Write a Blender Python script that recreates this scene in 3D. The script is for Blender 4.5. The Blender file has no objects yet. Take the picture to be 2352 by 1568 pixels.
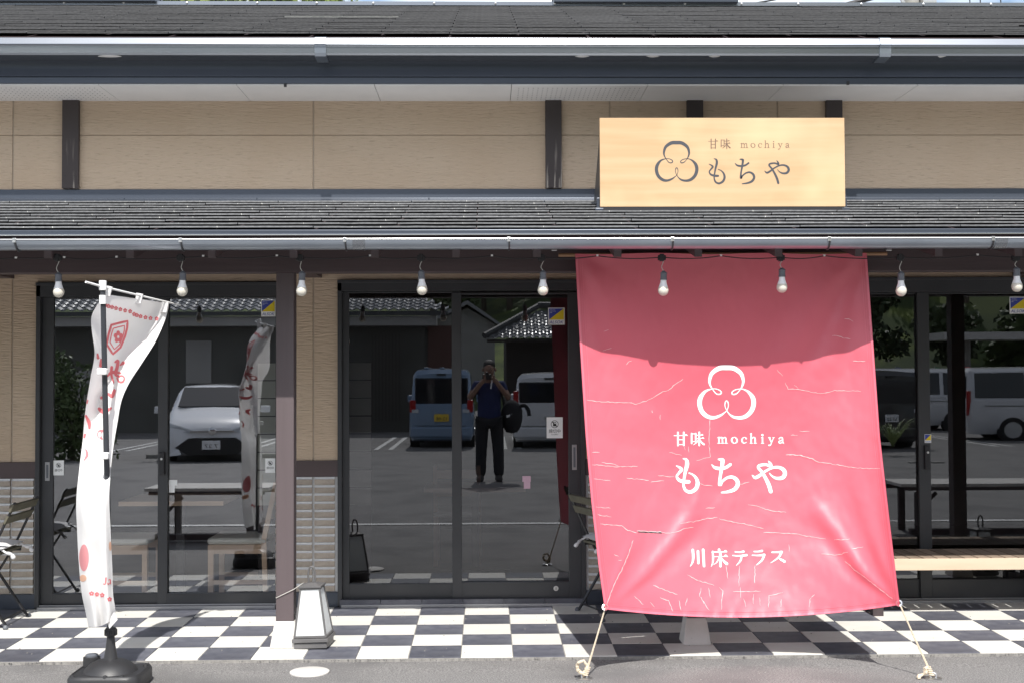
import bpy, bmesh, math, random
from mathutils import Vector, Matrix, Euler, noise
R = math.radians
rnd = random.Random(7)
sc = bpy.context.scene
C = sc.collection

# ------------------------------------------------------------------ camera
F = 2850.0                                  # focal length in units of a 2352-wide picture
CAMZ = 1.62
ROT = Euler((0, 0, R(-1.16))).to_matrix() @ Euler((R(90 + 1.57), 0, 0)).to_matrix() @ Euler((0, 0, R(-0.24))).to_matrix()
CAM = Vector((0, 0, CAMZ))
cd = bpy.data.cameras.new('camera'); cam = bpy.data.objects.new('camera', cd); C.objects.link(cam)
cam.location = CAM; cam.rotation_euler = ROT.to_euler()
cd.sensor_width = 36; cd.lens = 36 * F / 2352; cd.clip_start = 0.05; cd.clip_end = 2000
sc.camera = cam

# ------------------------------------------------------------------ world and sun
SUNDIR = Vector((0.055, -0.765, 1.0)).normalized()      # towards the sun
el = math.asin(SUNDIR.z); az = math.atan2(SUNDIR.x, SUNDIR.y)
w = bpy.data.worlds.new('World'); sc.world = w; w.use_nodes = True
nt = w.node_tree; nt.nodes.clear(); N = nt.nodes.new; L = nt.links.new
out = N('ShaderNodeOutputWorld'); bg = N('ShaderNodeBackground'); sky = N('ShaderNodeTexSky')
sky.sky_type = 'NISHITA'; sky.sun_disc = False; sky.sun_elevation = el; sky.sun_rotation = az
sky.air_density = 1.0; sky.dust_density = 1.5; sky.ozone_density = 1.0
tc = N('ShaderNodeTexCoord'); mp = N('ShaderNodeMapping'); mp.inputs['Scale'].default_value = (1, 1, 2.4)
mp.inputs['Location'].default_value = (0.35, 0.1, 0.0)
nz = N('ShaderNodeTexNoise'); nz.inputs['Scale'].default_value = 3.2; nz.inputs['Detail'].default_value = 8; nz.inputs['Roughness'].default_value = .58
cr = N('ShaderNodeValToRGB'); cr.color_ramp.elements[0].position = .40; cr.color_ramp.elements[1].position = .60
mx = N('ShaderNodeMix'); mx.data_type = 'RGBA'; mx.inputs['B'].default_value = (9.0, 9.2, 9.6, 1)
L(tc.outputs['Generated'], mp.inputs['Vector']); L(mp.outputs[0], nz.inputs['Vector']); L(nz.outputs['Fac'], cr.inputs[0])
L(cr.outputs[0], mx.inputs['Factor']); L(sky.outputs[0], mx.inputs['A']); L(mx.outputs['Result'], bg.inputs[0])
bg.inputs[1].default_value = 0.14; L(bg.outputs[0], out.inputs[0])
sl = bpy.data.lights.new('sun', 'SUN'); so = bpy.data.objects.new('sun', sl); C.objects.link(so)
sl.energy = 4.6; sl.angle = R(0.53); sl.color = (1, .965, .91)
so.rotation_euler = SUNDIR.to_track_quat('Z', 'Y').to_euler()
sc.view_settings.view_transform = 'Standard'; sc.view_settings.look = 'None'
sc.view_settings.gamma = 1; sc.view_settings.use_curve_mapping = False
sc.view_settings.exposure = 0.40
try:
    sc.cycles.max_bounces = 8; sc.cycles.transparent_max_bounces = 12; sc.cycles.use_denoising = True
except Exception: pass

# ------------------------------------------------------------------ helpers
def P(px, py, Y):
    """point at depth Y seen at (px, py) of the 2352 x 1568 survey picture"""
    v = ROT @ Vector((px - 1176, 784 - py, -F)); return CAM + v * (Y / v.y)
def PG(px, py, z=0.0):
    v = ROT @ Vector((px - 1176, 784 - py, -F)); return CAM + v * ((z - CAMZ) / v.z)
def lin(c):
    return tuple((x / 12.92 if x <= .04045 else ((x + .055) / 1.055) ** 2.4) for x in c)

def M(name, col, rough=.6, metal=0.0, col2=None, vs=4.0, vr=(.35, .7), detail=5, bump=0.0, bs=60.0, stretch=(1, 1, 1),
      spec=.5, coat=0.0, trans=0.0, speck=None, bdist=.004, emit=None, alpha=None, aniso=None, col3=None, v3=1.0):
    m = bpy.data.materials.new(name); m.use_nodes = True; t = m.node_tree; n = t.nodes; b = n['Principled BSDF']
    b.inputs['Base Color'].default_value = (*col, 1); b.inputs['Roughness'].default_value = rough
    b.inputs['Metallic'].default_value = metal; b.inputs['Specular IOR Level'].default_value = spec
    b.inputs['Coat Weight'].default_value = coat; b.inputs['Coat Roughness'].default_value = .08
    tc = n.new('ShaderNodeTexCoord'); mp = n.new('ShaderNodeMapping'); mp.inputs['Scale'].default_value = stretch
    t.links.new(tc.outputs['Object'], mp.inputs['Vector'])
    last = None
    if col2:
        nz = n.new('ShaderNodeTexNoise'); nz.inputs['Scale'].default_value = vs; nz.inputs['Detail'].default_value = detail
        mr = n.new('ShaderNodeMapRange'); mr.inputs['From Min'].default_value = vr[0]; mr.inputs['From Max'].default_value = vr[1]
        mx = n.new('ShaderNodeMix'); mx.data_type = 'RGBA'; mx.inputs['A'].default_value = (*col, 1); mx.inputs['B'].default_value = (*col2, 1)
        t.links.new(mp.outputs[0], nz.inputs['Vector']); t.links.new(nz.outputs['Fac'], mr.inputs[0])
        t.links.new(mr.outputs[0], mx.inputs['Factor']); last = mx.outputs['Result']
        if col3:
            nz = n.new('ShaderNodeTexNoise'); nz.inputs['Scale'].default_value = v3; nz.inputs['Detail'].default_value = 3
            mr = n.new('ShaderNodeMapRange'); mr.inputs['From Min'].default_value = .45; mr.inputs['From Max'].default_value = .7
            t.links.new(tc.outputs['Object'], nz.inputs['Vector']); t.links.new(nz.outputs['Fac'], mr.inputs[0])
            m3 = n.new('ShaderNodeMix'); m3.data_type = 'RGBA'; m3.inputs['B'].default_value = (*col3, 1)
            t.links.new(last, m3.inputs['A']); t.links.new(mr.outputs[0], m3.inputs['Factor']); last = m3.outputs['Result']
    if speck:
        c, scale, lo = speck
        vz = n.new('ShaderNodeTexNoise'); vz.inputs['Scale'].default_value = scale; vz.inputs['Detail'].default_value = 1
        mr = n.new('ShaderNodeMapRange'); mr.inputs['From Min'].default_value = lo; mr.inputs['From Max'].default_value = lo + .05
        mx2 = n.new('ShaderNodeMix'); mx2.data_type = 'RGBA'; mx2.inputs['A'].default_value = (*col, 1); mx2.inputs['B'].default_value = (*c, 1)
        t.links.new(tc.outputs['Object'], vz.inputs['Vector']); t.links.new(vz.outputs['Fac'], mr.inputs[0])
        if last: t.links.new(last, mx2.inputs['A'])
        t.links.new(mr.outputs[0], mx2.inputs['Factor']); last = mx2.outputs['Result']
    if last: t.links.new(last, b.inputs['Base Color'])
    if bump:
        bz = n.new('ShaderNodeTexNoise'); bz.inputs['Scale'].default_value = bs; bz.inputs['Detail'].default_value = 4
        bp = n.new('ShaderNodeBump'); bp.inputs['Strength'].default_value = bump; bp.inputs['Distance'].default_value = bdist
        t.links.new(mp.outputs[0], bz.inputs['Vector']); t.links.new(bz.outputs['Fac'], bp.inputs['Height']); t.links.new(bp.outputs[0], b.inputs['Normal'])
    if trans:                                    # thin cloth: some light passes through
        tr = n.new('ShaderNodeBsdfTranslucent'); ms = n.new('ShaderNodeMixShader'); ms.inputs[0].default_value = trans
        tr.inputs['Color'].default_value = (*col, 1)
        t.links.new(b.outputs[0], ms.inputs[1]); t.links.new(tr.outputs[0], ms.inputs[2]); t.links.new(ms.outputs[0], n['Material Output'].inputs[0])
    return m

def glass(name, refl, tint, film=(1, 1, 1)):   # refl: reflection added by the sun film
    m = bpy.data.materials.new(name); m.use_nodes = True; t = m.node_tree; t.nodes.clear(); n = t.nodes.new
    o = n('ShaderNodeOutputMaterial'); g = n('ShaderNodeBsdfGlossy'); g.inputs['Roughness'].default_value = 0.0; g.inputs['Color'].default_value = (*film, 1)
    tr = n('ShaderNodeBsdfTransparent'); tr.inputs[0].default_value = (*tint, 1)
    lw = n('ShaderNodeFresnel'); lw.inputs[0].default_value = 1.45
    ad = n('ShaderNodeMath'); ad.operation = 'ADD'; ad.use_clamp = True; ad.inputs[1].default_value = refl
    ms = n('ShaderNodeMixShader'); t.links.new(lw.outputs[0], ad.inputs[0]); t.links.new(ad.outputs[0], ms.inputs[0])
    t.links.new(tr.outputs[0], ms.inputs[1]); t.links.new(g.outputs[0], ms.inputs[2]); t.links.new(ms.outputs[0], o.inputs[0])
    return m

def vary(m, amt):
    t = m.node_tree; b = t.nodes['Principled BSDF']; l = b.inputs['Base Color'].links
    if not l: return
    src = l[0].from_socket; oi = t.nodes.new('ShaderNodeObjectInfo'); mr = t.nodes.new('ShaderNodeMapRange'); mr.inputs['To Min'].default_value = 1 - amt; mr.inputs['To Max'].default_value = 1 + amt
    h = t.nodes.new('ShaderNodeHueSaturation'); t.links.new(oi.outputs['Random'], mr.inputs[0]); t.links.new(mr.outputs[0], h.inputs['Value']); t.links.new(src, h.inputs['Color']); t.links.new(h.outputs[0], b.inputs['Base Color'])
WL = {}
def wl(o):
    return WL.get(o.name, Vector((0, 0, 0))) if o else Vector((0, 0, 0))
def tag(o, label=None, cat=None, group=None, kind=None):
    if label: o['label'] = label
    if cat: o['category'] = cat
    if group: o['group'] = group
    if kind: o['kind'] = kind
    return o
def empty(name, loc=(0, 0, 0), label=None, cat=None, group=None, rz=0, parent=None):
    o = bpy.data.objects.new(name, None); C.objects.link(o); o.empty_display_size = .1
    if parent: o.parent = parent
    o.location = Vector(loc) - wl(parent) if parent else loc
    o.rotation_euler = (0, 0, rz); WL[o.name] = Vector(loc)
    return tag(o, label, cat, group)

class MB:
    def __init__(s): s.v = []; s.f = []; s.m = []; s.cm = 0
    def add(s, vs, fs):
        o = len(s.v); s.v += [tuple(v) for v in vs]
        for f in fs: s.f.append(tuple(i + o for i in f)); s.m.append(s.cm)
        return s
    def box(s, x0, x1, y0, y1, z0, z1, rot=None, piv=None):
        v = [Vector((x, y, z)) for x in (x0, x1) for y in (y0, y1) for z in (z0, z1)]
        if rot:
            pv = Vector(piv) if piv else Vector(((x0 + x1) / 2, (y0 + y1) / 2, (z0 + z1) / 2)); mm = Euler(rot).to_matrix()
            v = [pv + mm @ (a - pv) for a in v]
        return s.add(v, [(0, 1, 3, 2), (4, 6, 7, 5), (0, 4, 5, 1), (2, 3, 7, 6), (0, 2, 6, 4), (1, 5, 7, 3)])
    def hexa(s, a, b):                      # two quads (front loop, back loop)
        return s.add(list(a) + list(b), [(0, 1, 2, 3), (7, 6, 5, 4), (0, 4, 5, 1), (1, 5, 6, 2), (2, 6, 7, 3), (3, 7, 4, 0)])
    def bar(s, a, b, w, h=None, up=(0, 0, 1)):
        a = Vector(a); b = Vector(b); d = (b - a).normalized(); h = h or w
        r = d.cross(Vector(up)); r = r.normalized() if r.length > 1e-4 else Vector((1, 0, 0)); u = r.cross(d)
        q = [r * (sx * w / 2) + u * (sz * h / 2) for sx, sz in ((-1, -1), (1, -1), (1, 1), (-1, 1))]
        return s.hexa([a + k for k in q], [b + k for k in q])
    def tube(s, pts, r, n=8, caps=True):
        pts = [Vector(p) for p in pts]; rs = r if isinstance(r, (list, tuple)) else [r] * len(pts)
        rings = []; up = None
        for i, p in enumerate(pts):
            d = (pts[min(i + 1, len(pts) - 1)] - pts[max(i - 1, 0)]).normalized()
            if up is None: up = Vector((0, 0, 1)) if abs(d.z) < .9 else Vector((1, 0, 0))
            x = d.cross(up)
            if x.length < 1e-4: x = d.cross(Vector((0, 1, 0)))
            x.normalize(); y = x.cross(d).normalized(); up = y
            rings.append([p + (x * math.cos(k * 2 * math.pi / n) + y * math.sin(k * 2 * math.pi / n)) * rs[i] for k in range(n)])
        v = [q for g in rings for q in g]; f = []
        for i in range(len(rings) - 1):
            for k in range(n): f.append((i * n + k, i * n + (k + 1) % n, (i + 1) * n + (k + 1) % n, (i + 1) * n + k))
        if caps: f.append(tuple(range(n))[::-1]); f.append(tuple((len(rings) - 1) * n + k for k in range(n)))
        return s.add(v, f)
    def lathe(s, c, prof, n=20):            # prof: (radius, z) bottom to top
        c = Vector(c); v = []; f = []
        for r, z in prof:
            for k in range(n): a = k * 2 * math.pi / n; v.append(c + Vector((r * math.cos(a), r * math.sin(a), z)))
        for i in range(len(prof) - 1):
            for k in range(n): f.append((i * n + k, i * n + (k + 1) % n, (i + 1) * n + (k + 1) % n, (i + 1) * n + k))
        if prof[0][0] > 1e-5: f.append(tuple(range(n))[::-1])
        if prof[-1][0] > 1e-5: f.append(tuple((len(prof) - 1) * n + k for k in range(n)))
        return s.add(v, f)
    def prism(s, pts, d):                   # polygon pts (3D) extruded by vector d
        n = len(pts); d = Vector(d); a = [Vector(p) for p in pts]
        return s.add(a + [p + d for p in a], [tuple(range(n)), tuple(range(2 * n - 1, n - 1, -1))] + [(i, i + n, (i + 1) % n + n, (i + 1) % n) for i in range(n)])
    def mesh(s, name, mats, off=Vector((0, 0, 0)), smooth=False, fixn=True):
        me = bpy.data.meshes.new(name); me.from_pydata([tuple(Vector(v) - off) for v in s.v], [], s.f)
        for m in (mats if isinstance(mats, (list, tuple)) else [mats]): me.materials.append(m)
        me.polygons.foreach_set('material_index', s.m)
        if fixn:
            b = bmesh.new(); b.from_mesh(me); bmesh.ops.recalc_face_normals(b, faces=b.faces); b.to_mesh(me); b.free()
        if smooth:
            me.polygons.foreach_set('use_smooth', [True] * len(me.polygons))
            try: me.set_sharp_from_angle(angle=R(38))
            except Exception: pass
        me.update(); return me
    def build(s, name, mats, parent=None, smooth=False, bevel=0, origin=None, fixn=True, solid=0):
        base = wl(parent); org = Vector(origin) if origin is not None else base
        o = bpy.data.objects.new(name, s.mesh(name, mats, org, smooth, fixn)); C.objects.link(o)
        if parent: o.parent = parent
        o.location = org - base; WL[o.name] = org
        if bevel:
            b = o.modifiers.new('b', 'BEVEL'); b.width = bevel; b.segments = 2; b.limit_method = 'ANGLE'; b.angle_limit = R(40)
        if solid:
            b = o.modifiers.new('s', 'SOLIDIFY'); b.thickness = solid; b.offset = 0
        return o
def place(me, name, loc, parent=None, rz=0, rx=0, ry=0):
    o = bpy.data.objects.new(name, me); C.objects.link(o)
    if parent: o.parent = parent
    o.location = Vector(loc) - wl(parent); o.rotation_euler = (rx, ry, rz); WL[o.name] = Vector(loc); return o
def WB(mb, x0, y0, x1, y1, Y, T):           # upright box whose front face covers that rectangle at depth Y
    ym = (y0 + y1) / 2; xm = (x0 + x1) / 2
    return mb.box(P(x0, ym, Y).x, P(x1, ym, Y).x, Y, Y + T, P(xm, y1, Y).z, P(xm, y0, Y).z)
def wx(px, Y=8.65, py=1000): return P(px, py, Y).x
def wz(py, Y=8.65, px=1176): return P(px, py, Y).z
def cat(pts, n=6):                          # catmull-rom through tuples
    o = []; m = len(pts)
    for i in range(m - 1):
        p0, p1, p2, p3 = pts[max(i - 1, 0)], pts[i], pts[i + 1], pts[min(i + 2, m - 1)]
        for k in range(n):
            t = k / n
            o.append(tuple(.5 * (2 * b + (c - a) * t + (2 * a - 5 * b + 4 * c - d) * t * t + (3 * b - a - 3 * c + d) * t ** 3) for a, b, c, d in zip(p0, p1, p2, p3)))
    o.append(tuple(pts[-1])); return o
def interp(tab, x):
    if x <= tab[0][0]: return tab[0][1]
    for (a, b), (c, d) in zip(tab, tab[1:]):
        if x <= c: return b + (d - b) * (x - a) / (c - a)
    return tab[-1][1]

# ------------------------------------------------------------------ materials
asphalt = M('asphalt', (.135, .131, .130), .85, col2=(.275, .267, .26), vs=120, vr=(.40, .62), detail=3, bump=1.0, bs=140, bdist=.007, speck=((.50, .49, .46), 150, .69), col3=(.14, .136, .136), v3=1.7)
asphalt_far = M('asphalt_worn', (.135, .133, .13), .9, col2=(.17, .165, .16), vs=40, col3=(.12, .118, .115), v3=.3)
tile_w = M('tile_cream', (.70, .69, .65), .45, col2=(.60, .59, .545), vs=5, vr=(.45, .75), bump=.08, bs=60, col3=(.70, .68, .62), v3=2.3)
tile_b = M('tile_slate', (.082, .085, .108), .42, col2=(.17, .175, .20), vs=9, vr=(.38, .75), bump=.1, bs=50, col3=(.08, .082, .10), v3=2.9)
grout = M('grout', (.30, .29, .27), .9, col2=(.2, .19, .18), vs=30)
siding = M('siding_stucco', (.57, .45, .335), .85, col2=(.43, .335, .245), vs=95, vr=(.57, .70), stretch=(.15, 1, 1), bump=.9, bs=80, bdist=.012, detail=4, col3=(.535, .41, .295), v3=1.1)
caulk = M('caulk', (.45, .37, .29), .7)
timber = M('dark_timber', (.058, .043, .046), .6, col2=(.038, .028, .03), vs=14, stretch=(1, 1, .08), bump=.3, bs=60)
timber_h = M('dark_timber_beam', (.082, .058, .061), .6, col2=(.06, .042, .045), vs=14, stretch=(.08, 1, 1), bump=.3, bs=60)
timber_worn = M('worn_timber', (.052, .042, .042), .65, col2=(.30, .27, .24), vs=22, vr=(.64, .70), stretch=(1.6, 1, .10), bump=.5, bs=40)
_t = timber_worn.node_tree; _n = _t.nodes; _mr = [a for a in _n if a.type == 'MAP_RANGE'][0]; _mx = [a for a in _n if a.type == 'MIX'][0]
_tc = [a for a in _n if a.type == 'TEX_COORD'][0]; _sp = _n.new('ShaderNodeSeparateXYZ'); _m2 = _n.new('ShaderNodeMapRange'); _mu = _n.new('ShaderNodeMath'); _mu.operation = 'MULTIPLY'
_m2.inputs['From Min'].default_value = 3.28; _m2.inputs['From Max'].default_value = 2.98; _t.links.new(_tc.outputs['Object'], _sp.inputs[0]); _t.links.new(_sp.outputs['Z'], _m2.inputs[0])
_mr.inputs['From Min'].default_value = .56; _mr.inputs['From Max'].default_value = .62
_t.links.new(_mr.outputs[0], _mu.inputs[0]); _t.links.new(_m2.outputs[0], _mu.inputs[1]); _t.links.new(_mu.outputs[0], _mx.inputs['Factor'])
post_m = M('post_timber', (.118, .092, .096), .55, col2=(.09, .070, .074), vs=10, vr=(.3, .7), stretch=(1, 1, .07), bump=.25, bs=50, speck=((.4, .38, .36), 45, .80))
band_m = M('brown_band', (.085, .06, .062), .55, col2=(.07, .05, .05), vs=9, stretch=(.1, 1, 1))
brick_m = M('brick_face', (.44, .385, .33), .85, col2=(.35, .30, .25), vs=28, bump=.5, bs=160, bdist=.003, speck=((.5, .47, .43), 160, .72))
brick_top = M('brick_joint_lit_ledge', (.82, .83, .84), .8, col2=(.70, .71, .72), vs=22)  # near-white tone puts the bright sunward ledges of the bricks into the colour
metal_nv = M('painted_metal_navy', (.055, .066, .088), .32, .35, col2=(.07, .082, .105), vs=2, stretch=(.2, 1, 1))
metal_gt = M('gutter_metal', (.34, .38, .43), .3, .7, col2=(.25, .28, .33), vs=6, vr=(.3, .8), stretch=(.4, 1, 1), bump=.05, bs=6)
metal_gu = M('upper_gutter_metal', (.30, .32, .35), .27, .85, col2=(.25, .27, .30), vs=3, stretch=(.2, 1, 1))
steel = M('steel', (.62, .62, .62), .3, .9)
soffit_m = M('soffit_board', (.80, .80, .80), .8, col2=(.74, .74, .74), vs=3)
slate = M('roof_slate', (.062, .063, .067), .62, col2=(.10, .10, .102), vs=40, vr=(.35, .75), bump=.7, bs=120, bdist=.004, speck=((.5, .5, .47), 95, .745), spec=.55, col3=(.045, .046, .05), v3=1.4)
slate2 = M('roof_slate_specked', (.15, .153, .16), .36, col2=(.24, .245, .25), vs=40, vr=(.35, .75), bump=.35, bs=120, bdist=.003, speck=((.7, .7, .66), 70, .72), spec=.9)  # paler copy of the roof slate with more pale specks
slate_c = M('roof_slate_pale', (.17, .18, .17), .6, col2=(.25, .25, .24), vs=30, vr=(.4, .7), bump=.6, bs=120)
frame_m = M('aluminium_black', (.046, .048, .053), .38, .2, col2=(.056, .058, .063), vs=3)
glass_mid = glass('door_glass_middle', .105, (.45, .44, .46), (.92, .95, 1.0)); glass_right = glass('door_glass_right', .085, (.60, .61, .60), (.92, .95, 1.0))
frame_l = M('aluminium_sill', (.40, .40, .41), .4, .7)
door_glass = glass('door_glass', .20, (.97, .98, .97), (.92, .95, 1.0))
conc = M('concrete', (.62, .60, .57), .8, col2=(.54, .52, .49), vs=9, bump=.2, bs=60, speck=((.4, .38, .36), 40, .76))
conc_g = M('concrete_grey', (.33, .32, .30), .9, col2=(.24, .23, .21), vs=7, bump=.4, bs=70)
white_pl = M('white_plastic', (.80, .80, .79), .4)
black_pl = M('black_plastic', (.028, .028, .03), .45, bump=.35, bs=260, bdist=.002, spec=.5)
grey_pl = M('grey_plastic', (.12, .13, .15), .5)
bulb_lo = M('bulb_diffuser', (.66, .63, .55), .35)
bulb_hi = M('bulb_body', (.86, .87, .89), .4)
cable_m = M('cable_black', (.02, .02, .022), .6)
cord_m = M('cord_grey', (.55, .54, .5), .6)
sign_wood = M('sign_wood', (.57, .405, .245), .5, col2=(.50, .33, .18), vs=14, vr=(.34, .66), stretch=(.06, 1, 1), detail=9, col3=(.68, .50, .30), v3=1.4, spec=.3)
ink_g = M('lettering_grey', (.055, .06, .072), .5)
ink_br = M('lettering_brown', (.16, .10, .075), .5)
ink_w = M('lettering_white', (.86, .86, .85), .5)
ink_r = M('lettering_red', (.82, .24, .26), .7, trans=.35)
ink_pink = M('print_pink', (.80, .36, .38), .7, trans=.35)
ink_or = M('print_orange', (.85, .55, .40), .7, trans=.35)
vinyl = M('banner_vinyl', (.66, .115, .160), .42, col2=(.62, .10, .142), vs=2.5, bump=.16, bs=22, bdist=.005, spec=.8, trans=.04)
vinyl.node_tree.nodes['Principled BSDF'].inputs['Sheen Weight'].default_value = .12
hem_m = M('banner_hem', (.72, .16, .22), .38, spec=.65)
crack_m = M('exposed_weave', (.80, .55, .55), .8)
rope_m = M('rope', (.66, .57, .44), .85, col2=(.54, .46, .34), vs=120, bump=.6, bs=300)
cloth_m = M('flag_cloth', (.90, .89, .88), .85, trans=.30)
lamp_w = M('lantern_panel', (.86, .89, .90), .5, trans=.33)
lamp_f = M('lantern_frame', (.10, .098, .10), .5, col2=(.13, .125, .125), vs=8)
bench_w = M('bench_pine', (.64, .51, .38), .55, col2=(.52, .38, .26), vs=7, vr=(.4, .7), stretch=(.12, 1, 1), bump=.1, bs=40, speck=((.35, .2, .1), 7, .80))
slat_w = M('weathered_slat', (.29, .22, .165), .75, col2=(.20, .15, .11), vs=12, stretch=(1, .1, 1), bump=.4, bs=60)
olive = M('olive_slat', (.13, .12, .085), .7, col2=(.09, .085, .06), vs=10)
blackmetal = M('black_metal', (.03, .03, .033), .45, .3)
cushion_m = M('cushion_cloth', (.72, .72, .74), .9, bump=.3, bs=90)
blue_c = M('sticker_blue', (.045, .07, .36), .45)
yell_c = M('sticker_yellow', (.80, .62, .02), .45)
paper = M('paper_white', (.88, .89, .89), .5)
ink_k = M('ink_black', (.03, .03, .03), .6)

for _m, _a in ((tile_w, .05), (tile_b, .16), (brick_m, .10), (slate, .16), (slate2, .22), (slat_w, .2), (siding, .03)): vary(_m, _a)
# ------------------------------------------------------------------ setting: ground, terrain
YW = 8.65
def GZ(Y): return interp([(-60, 0), (-14, 0.0), (-9, .0), (-4, .08), (0, .13), (3, .08), (5.5, .01), (6.2, 0), (30, 0)], Y)
mb = MB(); xs = [-260, -60, -20, -8, -4, 0, 4, 8, 20, 60, 260]; ys = [-260, -120, -60, -40, -30, -20, -14, -12, -9, -7, -4, -2, 0, 1.5, 3, 4, 5, 5.5, 6.2, 6.8, 7.16, 12, 60, 200]
for y in ys:
    for x in xs: mb.v.append((x, y, GZ(y) - (.012 if y > 7 else 0)))
n = len(xs)
for j in range(len(ys) - 1):
    for i in range(n - 1): mb.f.append((j * n + i, j * n + i + 1, (j + 1) * n + i + 1, (j + 1) * n + i)); mb.m.append(0)
tag(mb.build('asphalt_ground', asphalt, fixn=False, smooth=True), kind='structure')

# patio slab with every tile a piece of its own
YF = 7.16; SL = .014
def PZ(Y): return .012 + (Y - YF) * SL
patio = empty('tiled_patio', (0, YF, 0)); tag(patio, kind='structure')
mb = MB(); mb.hexa([(-6.6, YF, -.05), (6.6, YF, -.05), (6.6, YF, PZ(YF) - .006), (-6.6, YF, PZ(YF) - .006)],
                   [(-6.6, YW + .3, -.05), (6.6, YW + .3, -.05), (6.6, YW + .3, PZ(YW + .3) - .006), (-6.6, YW + .3, PZ(YW + .3) - .006)])
mb.build('grout_bed', grout, patio)
TX = .3; TD = .292; X0 = P(1178.6, 1506, YF).x
tm = {}
for k, m in (('w', tile_w), ('b', tile_b)):
    for v in range(3):
        q = MB(); e = .0018; a = TX / 2 - e; d = TD / 2 - e
        q.hexa([(-a, -d, 0), (a, -d, 0), (a, d, 0), (-a, d, 0)], [(-a + .0012, -d + .0012, .006), (a - .0012, -d + .0012, .006), (a - .0012, d - .0012, .006), (-a + .0012, d - .0012, .006)])
        tm[k, v] = q.mesh('patio_tile', m)
for r in range(5):
    for c in range(-14, 13):
        o = place(tm['w' if (r + c) % 2 else 'b', rnd.randrange(3)], 'tile', (X0 + (c + .5) * TX, YF + (r + .5) * TD + .002, PZ(YF + (r + .5) * TD) - .006), patio, rx=SL)
        o.location.z += rnd.uniform(-.0006, .0006)
        o.rotation_euler.z = 0 if rnd.random() < .5 else 0
mb = MB()                                    # gravel-edge crumbs along the joint between asphalt and tiles
for i in range(700):
    x = rnd.uniform(-3.3, 3.6); y = YF - abs(rnd.gauss(0, .02)); s = rnd.uniform(.001, .0032)
    mb.box(x - s, x + s, y - s, y + s, 0, s, rot=(rnd.random(), rnd.random(), rnd.random()))
tag(mb.build('loose_gravel', asphalt), 'loose grit along the edge where asphalt meets the tiles', 'gravel', kind='stuff')

mb = MB()
for i in range(420):
    p = (rnd.uniform(-3.4, 3.4), rnd.uniform(6.3, 8.5)); s = rnd.choice((.0015, .002, .003)); z = 0 if p[1] < YF else PZ(p[1])
    mb.box(p[0] - s, p[0] + s * 1.4, p[1] - s, p[1] + s, z, z + s, rot=(0, 0, rnd.uniform(0, 3)))
tag(mb.build('scattered_grit', conc_g), 'fine grit scattered over the asphalt and the tiles', 'grit', kind='stuff')
# ------------------------------------------------------------------ the shop building
shop = empty('shop_building', (0, YW, 0), 'single storey tan shop with slate roofs, black glass sliding doors and tiled porch', 'shop')
# lower wall panels
def siding_panels(x0, x1, z0, z1, seams, hseam=None, parent=shop, Y=YW):
    xs = [x0] + [s for s in seams if x0 < s < x1] + [x1]; zs = [z0] + ([hseam] if hseam else []) + [z1]
    for a, b in zip(xs, xs[1:]):
        for c, d in zip(zs, zs[1:]):
            q = MB(); q.box(a + (.005 if a != x0 else 0), b - (.005 if b != x1 else 0), Y, Y + .05, c + (.0015 if c != z0 else 0), d - (.0015 if d != z1 else 0))
            q.build('siding_panel', siding, parent, bevel=.003)
    for s in xs[1:-1]:
        q = MB(); q.box(s - .0045, s + .0045, Y + .006, Y + .03, z0, z1); q.build('caulk_joint', caulk, parent)
zt = 2.78; zband0 = wz(1054); zband1 = wz(1091); zbr = wz(1353)
XL0, XL1 = -7.5, wx(83)
XM0, XM1 = wx(634), wx(776)
XR0, XR1 = wx(1345), wx(1826)
XD1 = wx(2412)
zdoor = wz(645)
for a, b, seams in ((XL0, XL1, [wx(27)]), (XM0, XM1, [wx(720)]), (XR0, XR1, [wx(1480), wx(1680)]), (XD1, 7.5, [])):
    siding_panels(a, b, zband0, zdoor, seams)
    q = MB(); q.box(a, b, YW - .012, YW + .05, zband1, zband0); q.build('brown_band', band_m, shop, bevel=.002)
    q = MB(); q.box(a, b, YW + .008, YW + .06, zbr - .006, zband1); q.build('brick_backing', brick_top, shop)
    q = MB(); q.box(a, b, YW - .01, YW + .05, zbr - .10, zbr - .006); q.box(a, b, YW - .022, YW - .01, zbr - .104, zbr - .098); q.build('base_flashing', metal_nv, shop)
    q = MB(); q.box(a, b, YW + .0, YW + .06, -.02, zbr - .10); q.build('foundation', conc_g, shop)
siding_panels(XL0, 7.5, zdoor, zt, [wx(27), wx(720), wx(1401), wx(2080)])
# bricks
hb = (zband1 - zbr) / 14
def brick_mesh(wd):
    q = MB(); a = wd / 2; g = .002
    q.add([(-a, -.016, g), (a, -.016, g), (a, -.016, hb * .70), (-a, -.016, hb * .70), (-a, -.004, hb * .80), (a, -.004, hb * .80),
           (-a, -.004, hb - g), (a, -.004, hb - g), (-a, .008, g), (a, .008, g), (a, .008, hb - g), (-a, .008, hb - g)],
          [(0, 1, 2, 3)])
    q.cm = 1; q.f += [(3, 2, 5, 4), (4, 5, 7, 6)]; q.m += [1, 1]
    q.f += [(0, 8, 9, 1), (6, 7, 10, 11), (0, 3, 4, 6, 11, 8), (1, 9, 10, 7, 5, 2)]; q.m += [0, 1, 0, 0]
    return q.mesh('brick', [brick_m, brick_top], fixn=True)
for cols in (((wx(-60), wx(25)), (wx(30), wx(79))), ((wx(634), wx(717)), (wx(723), wx(769))), ((wx(1350), wx(1400)), (wx(1405), wx(1480)), (wx(1485), wx(1600)))):
    for a, b in cols:
        me = brick_mesh(b - a)
        for r in range(14):
            place(me, 'brick', ((a + b) / 2, YW - rnd.uniform(0, .0015), zbr + r * hb), shop)

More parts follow.
